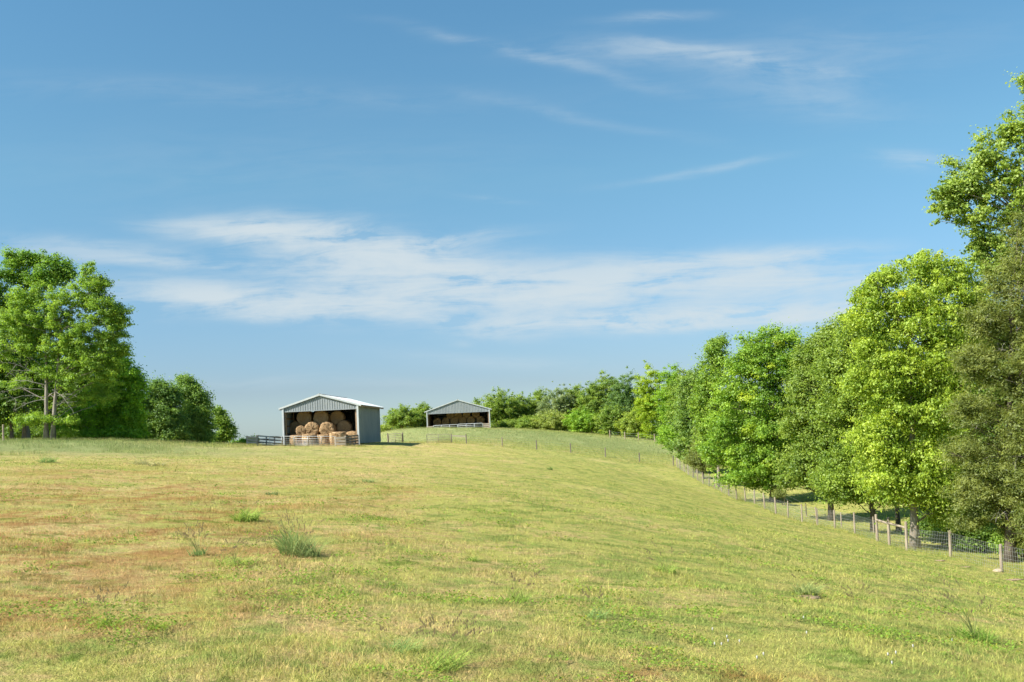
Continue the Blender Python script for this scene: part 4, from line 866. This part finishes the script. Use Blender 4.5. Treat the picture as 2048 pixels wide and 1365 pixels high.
# right-hand fence
rf_px = [1975, 1876, 1791, 1757, 1734, 1690, 1651, 1617, 1587, 1559.5, 1536, 1514.5, 1494.5, 1477, 1459.8, 1444.5, 1430.5, 1417.5, 1406.5, 1395, 1384.7, 1375.5, 1366.5, 1358.5, 1350.5, 1345]
rf = [(20.0, 20.0 * FPX / (p - 1024) + .0) for p in rf_px]
rf = [(20.0, 33.5), (20.0, 37.6)] + rf
rroot = empty('field_fence', (20.0, 41.8, gz(20, 41.8))); tag(rroot, 'long woven wire fence on round wooden posts down the right side of the pasture', 'fence')
rrn = random.Random(3)
for i, (x, y) in enumerate(rf):
    if 4 <= i <= 6: hh_ = 1.50; rr_ = .074
    else: hh_ = 1.25 + rrn.uniform(-.07, .07); rr_ = .052 if i < 12 else .06
    if i in (2, 3): rr_ = .064
    fence_post(rroot, x, y, hh_, rr_, M_DARKPOST if i in (17, 20, 23, 26) else M_POST, lean=(rrn.uniform(-.06, .06), rrn.uniform(-.04, .04)))
wire_panels(rroot, rf, 1.12, 8, .19, .0042)
for i in (4, 5):
    (x0, y0), (x1, y1) = rf[i], rf[i + 1]; m_ = MB(); ox, oy, oz = rroot.location
    m_.tube([(x0 - ox, y0 - oy, gz(x0, y0) + 1.18 - oz), (x1 - ox, y1 - oy, gz(x1, y1) + 1.20 - oz)], .062, 8); m_.build('brace_rail', M_POST, rroot)
(x0, y0), (x1, y1) = rf[-2], rf[-1]; ox, oy, oz = rroot.location
m_ = MB(); m_.tube([(x0 - ox, y0 - oy, gz(x0, y0) + 1.1 - oz), (x1 - ox, y1 - oy, gz(x1, y1) + 1.1 - oz)], .06, 6); m_.build('brace_rail', M_POST, rroot)
# cross fence along the upper pasture
cf = [(ray(p, 900).x * 126, 126.0) for p in (1345, 1278, 1210, 1141.5, 1073.5, 1005, 933.5, 904)]
croot = empty('cross_fence', (cf[3][0], 126, gz(cf[3][0], 126))); tag(croot, 'wire fence with thin dark posts crossing the upper pasture', 'fence')
for i, (x, y) in enumerate(cf): fence_post(croot, x, y, 1.2 if i < 6 else 1.28, .075, M_POST if i == 5 else M_DARKPOST, lean=(rrn.uniform(-.03, .03), 0))
wire_panels(croot, cf, 1.05, 5, 0, .006)
m_ = MB(); ox, oy, oz = croot.location; (x0, y0), (x1, y1) = cf[6], cf[7]
m_.beam((x1 - ox, y1 - oy, gz(x1, y1) + 1.0 - oz), (x0 - ox, y0 - oy, gz(x0, y0) + .95 - oz), .07, .12); m_.build('brace_rail', M_PLANK, croot)
groot = empty('cross_fence', (gp(790, 125.1))); tag(groot, 'short run of posts holding the small gate right of the near barn', 'fence')
for pxx in (776, 806): q = gp(pxx, 125.1); fence_post(groot, q.x, q.y, 1.36, .08, M_DARKPOST)
# second fence in the hollow behind, and the far one below the tree row
sroot = empty('hollow_fence', (ray(1634, 1030).x * 73, 73, gz(ray(1634, 1030).x * 73, 73))); tag(sroot, 'few thin posts of a second fence in the hollow behind the main fence', 'fence')
sp = [(ray(p, 1020).x * d_, d_) for p, d_ in ((1745, 62), (1681, 68), (1634, 73.5), (1612, 78), (1570, 85))]
for x, y in sp: fence_post(sroot, x, y, 1.05, .045, M_POST)
wire_panels(sroot, sp, .95, 4, 0, .005)
froot = empty('boundary_fence', (26, 172, gz(26, 172))); tag(froot, 'pale distant posts along the foot of the far tree row', 'fence')
fp = [(ray(p, 875).x * 172, 172) for p in (1220, 1250, 1277, 1309, 1338)]
for x, y in fp: fence_post(froot, x, y, 1.35, .09, M_POST)
wire_panels(froot, fp, 1.1, 4, 0, .01)
lroot = empty('corner_fence', gp(7, 82)); tag(lroot, 'single wooden post with wires at the far left crest', 'fence')
lp = [(ray(p, 880).x * 82, 82.0) for p in (7, -60)]
for x, y in lp: fence_post(lroot, x, y, 1.35, .08, M_POST)
wire_panels(lroot, lp, 1.2, 4, 0, .006)

# trodden loose hay in the pen and on the barn floor
n = 2600; x = rng.uniform(fl.x - 1.5, fr.x + .3, n); y = 88.9 + 5.0 * rng.random(n) ** .8; k = vnoise(x, y, 1.3, 31) > .35; x, y = x[k], y[k]; n = len(x)
blades('loose_hay', x, y, rng.uniform(.03, .12, n), rng.uniform(.02, .05, n), rng.uniform(1, 3, n), rng.uniform(.7, 1.2, n)[:, None] * np.array([.50, .38, .21]), M_TUFT, label='loose straw coloured hay littering the pen in front of the near barn', cat='hay')

# ------------------------------------------------------------------ stones, soil, flowers
def rock(name, label, cat, loc, sx, sy, sz, mat, seed):
    bm_ = []; rg_ = np.random.default_rng(seed); n, mm = 14, 8; V = []; Fq = []
    for i in range(mm + 1):
        ph = math.pi * i / mm
        for j in range(n):
            th = 2 * math.pi * j / n; q = 1 + rg_.normal(0, .07)
            V.append((sx * math.sin(ph) * math.cos(th) * q, sy * math.sin(ph) * math.sin(th) * q, sz * math.cos(ph) * q))
    for i in range(mm):
        for j in range(n): Fq.append((i * n + j, (i + 1) * n + j, (i + 1) * n + (j + 1) % n, i * n + (j + 1) % n))
    o = np_mesh(name, np.array(V), np.array(Fq), mat, loc=loc); tag(o, label, cat); return o
q = Vector((19.75, 41.5, gz(19.75, 41.5))); rock('stone', 'pale tan stone at the foot of the nearest fence post', 'stone', q + Vector((-.12, -.1, .05)), .22, .15, .12, M_STONE, 2)
q = ground_hit(1612, 1195)
if q: rock('soil_mound', 'small bare mound of light soil under a dark green tuft', 'mound', q + Vector((0, 0, -.02)), .22, .16, .045, M_SOIL, 4)
for i, (pxx, pyy, s_, lab) in enumerate(((1870, 1122, .8, 'patch of scraped soil at the second fence post from the right'), (1925, 1135, .6, 'patch of scraped soil between the two nearest fence posts'), (2020, 1160, .8, 'patch of scraped soil along the wire at the right edge'))):
    q = ground_hit(pxx, pyy)
    if q: rock('soil_patch', lab, 'soil', q + Vector((0, 0, -.005)), s_ * .6, .16, .03, M_SOIL, 9 + i)
M_STEM = surf_mat('green_stem', (.14, .22, .05), (.20, .30, .07), (30, 30, 30), .8)
M_FLOWER = surf_mat('clover_white', (.34, .34, .30), (.46, .45, .41), (60, 60, 60), .9, bump=.2)
fsp = [(1426, 1275), (1430, 1302), (1455, 1290), (1457, 1296), (1444, 1304), (1480, 1299), (1528, 1325), (1515, 1330), (1614, 1279), (1608, 1249), (1905, 1293), (1827, 1308), (1777, 1327), (1793, 1324), (1785, 1343)]
m0 = None
for (a_, b_) in fsp:
    q = ground_hit(a_, b_)
    if q is None: continue
    fo = empty('clover_flower', q); tag(fo, 'tiny round white clover flower in the short grass of the near right field', 'flower', 'white clover flowers in the turf')
    if m0 is None:
        hm = MB(); hm.tube([(0, 0, .045), (0, 0, .052), (0, 0, .062), (0, 0, .07), (0, 0, .074)], [.003, .006, .0075, .006, .002], 8); h0 = hm.build('flower_head', M_FLOWER, fo, True)
        sm = MB(); sm.tube([(0, 0, -.01), (.004, 0, .048)], .0016, 4); s0 = sm.build('stem', M_STEM, fo); m0 = (h0, s0)
    else:
        for src in m0: c_ = src.copy(); COL.objects.link(c_); c_.parent = fo

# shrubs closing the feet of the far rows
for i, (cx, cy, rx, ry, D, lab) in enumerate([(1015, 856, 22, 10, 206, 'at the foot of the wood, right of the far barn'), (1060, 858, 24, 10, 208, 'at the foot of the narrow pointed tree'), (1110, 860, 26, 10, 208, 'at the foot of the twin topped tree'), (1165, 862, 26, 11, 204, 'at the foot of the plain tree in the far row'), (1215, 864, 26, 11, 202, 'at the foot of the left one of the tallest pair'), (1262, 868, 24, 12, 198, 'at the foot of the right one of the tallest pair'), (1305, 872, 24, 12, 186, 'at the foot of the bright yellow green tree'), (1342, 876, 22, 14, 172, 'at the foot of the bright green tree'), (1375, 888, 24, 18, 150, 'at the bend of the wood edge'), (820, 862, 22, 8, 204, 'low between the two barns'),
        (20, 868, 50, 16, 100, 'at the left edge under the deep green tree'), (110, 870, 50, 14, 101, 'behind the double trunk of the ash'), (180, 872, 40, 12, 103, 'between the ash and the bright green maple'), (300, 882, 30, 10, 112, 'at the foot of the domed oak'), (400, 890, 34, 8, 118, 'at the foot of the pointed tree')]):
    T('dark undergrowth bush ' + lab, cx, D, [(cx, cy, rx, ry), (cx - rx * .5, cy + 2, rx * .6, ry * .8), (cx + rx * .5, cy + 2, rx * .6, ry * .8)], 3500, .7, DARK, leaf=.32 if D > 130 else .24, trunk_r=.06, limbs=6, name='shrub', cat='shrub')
print('objects', len(bpy.data.objects))
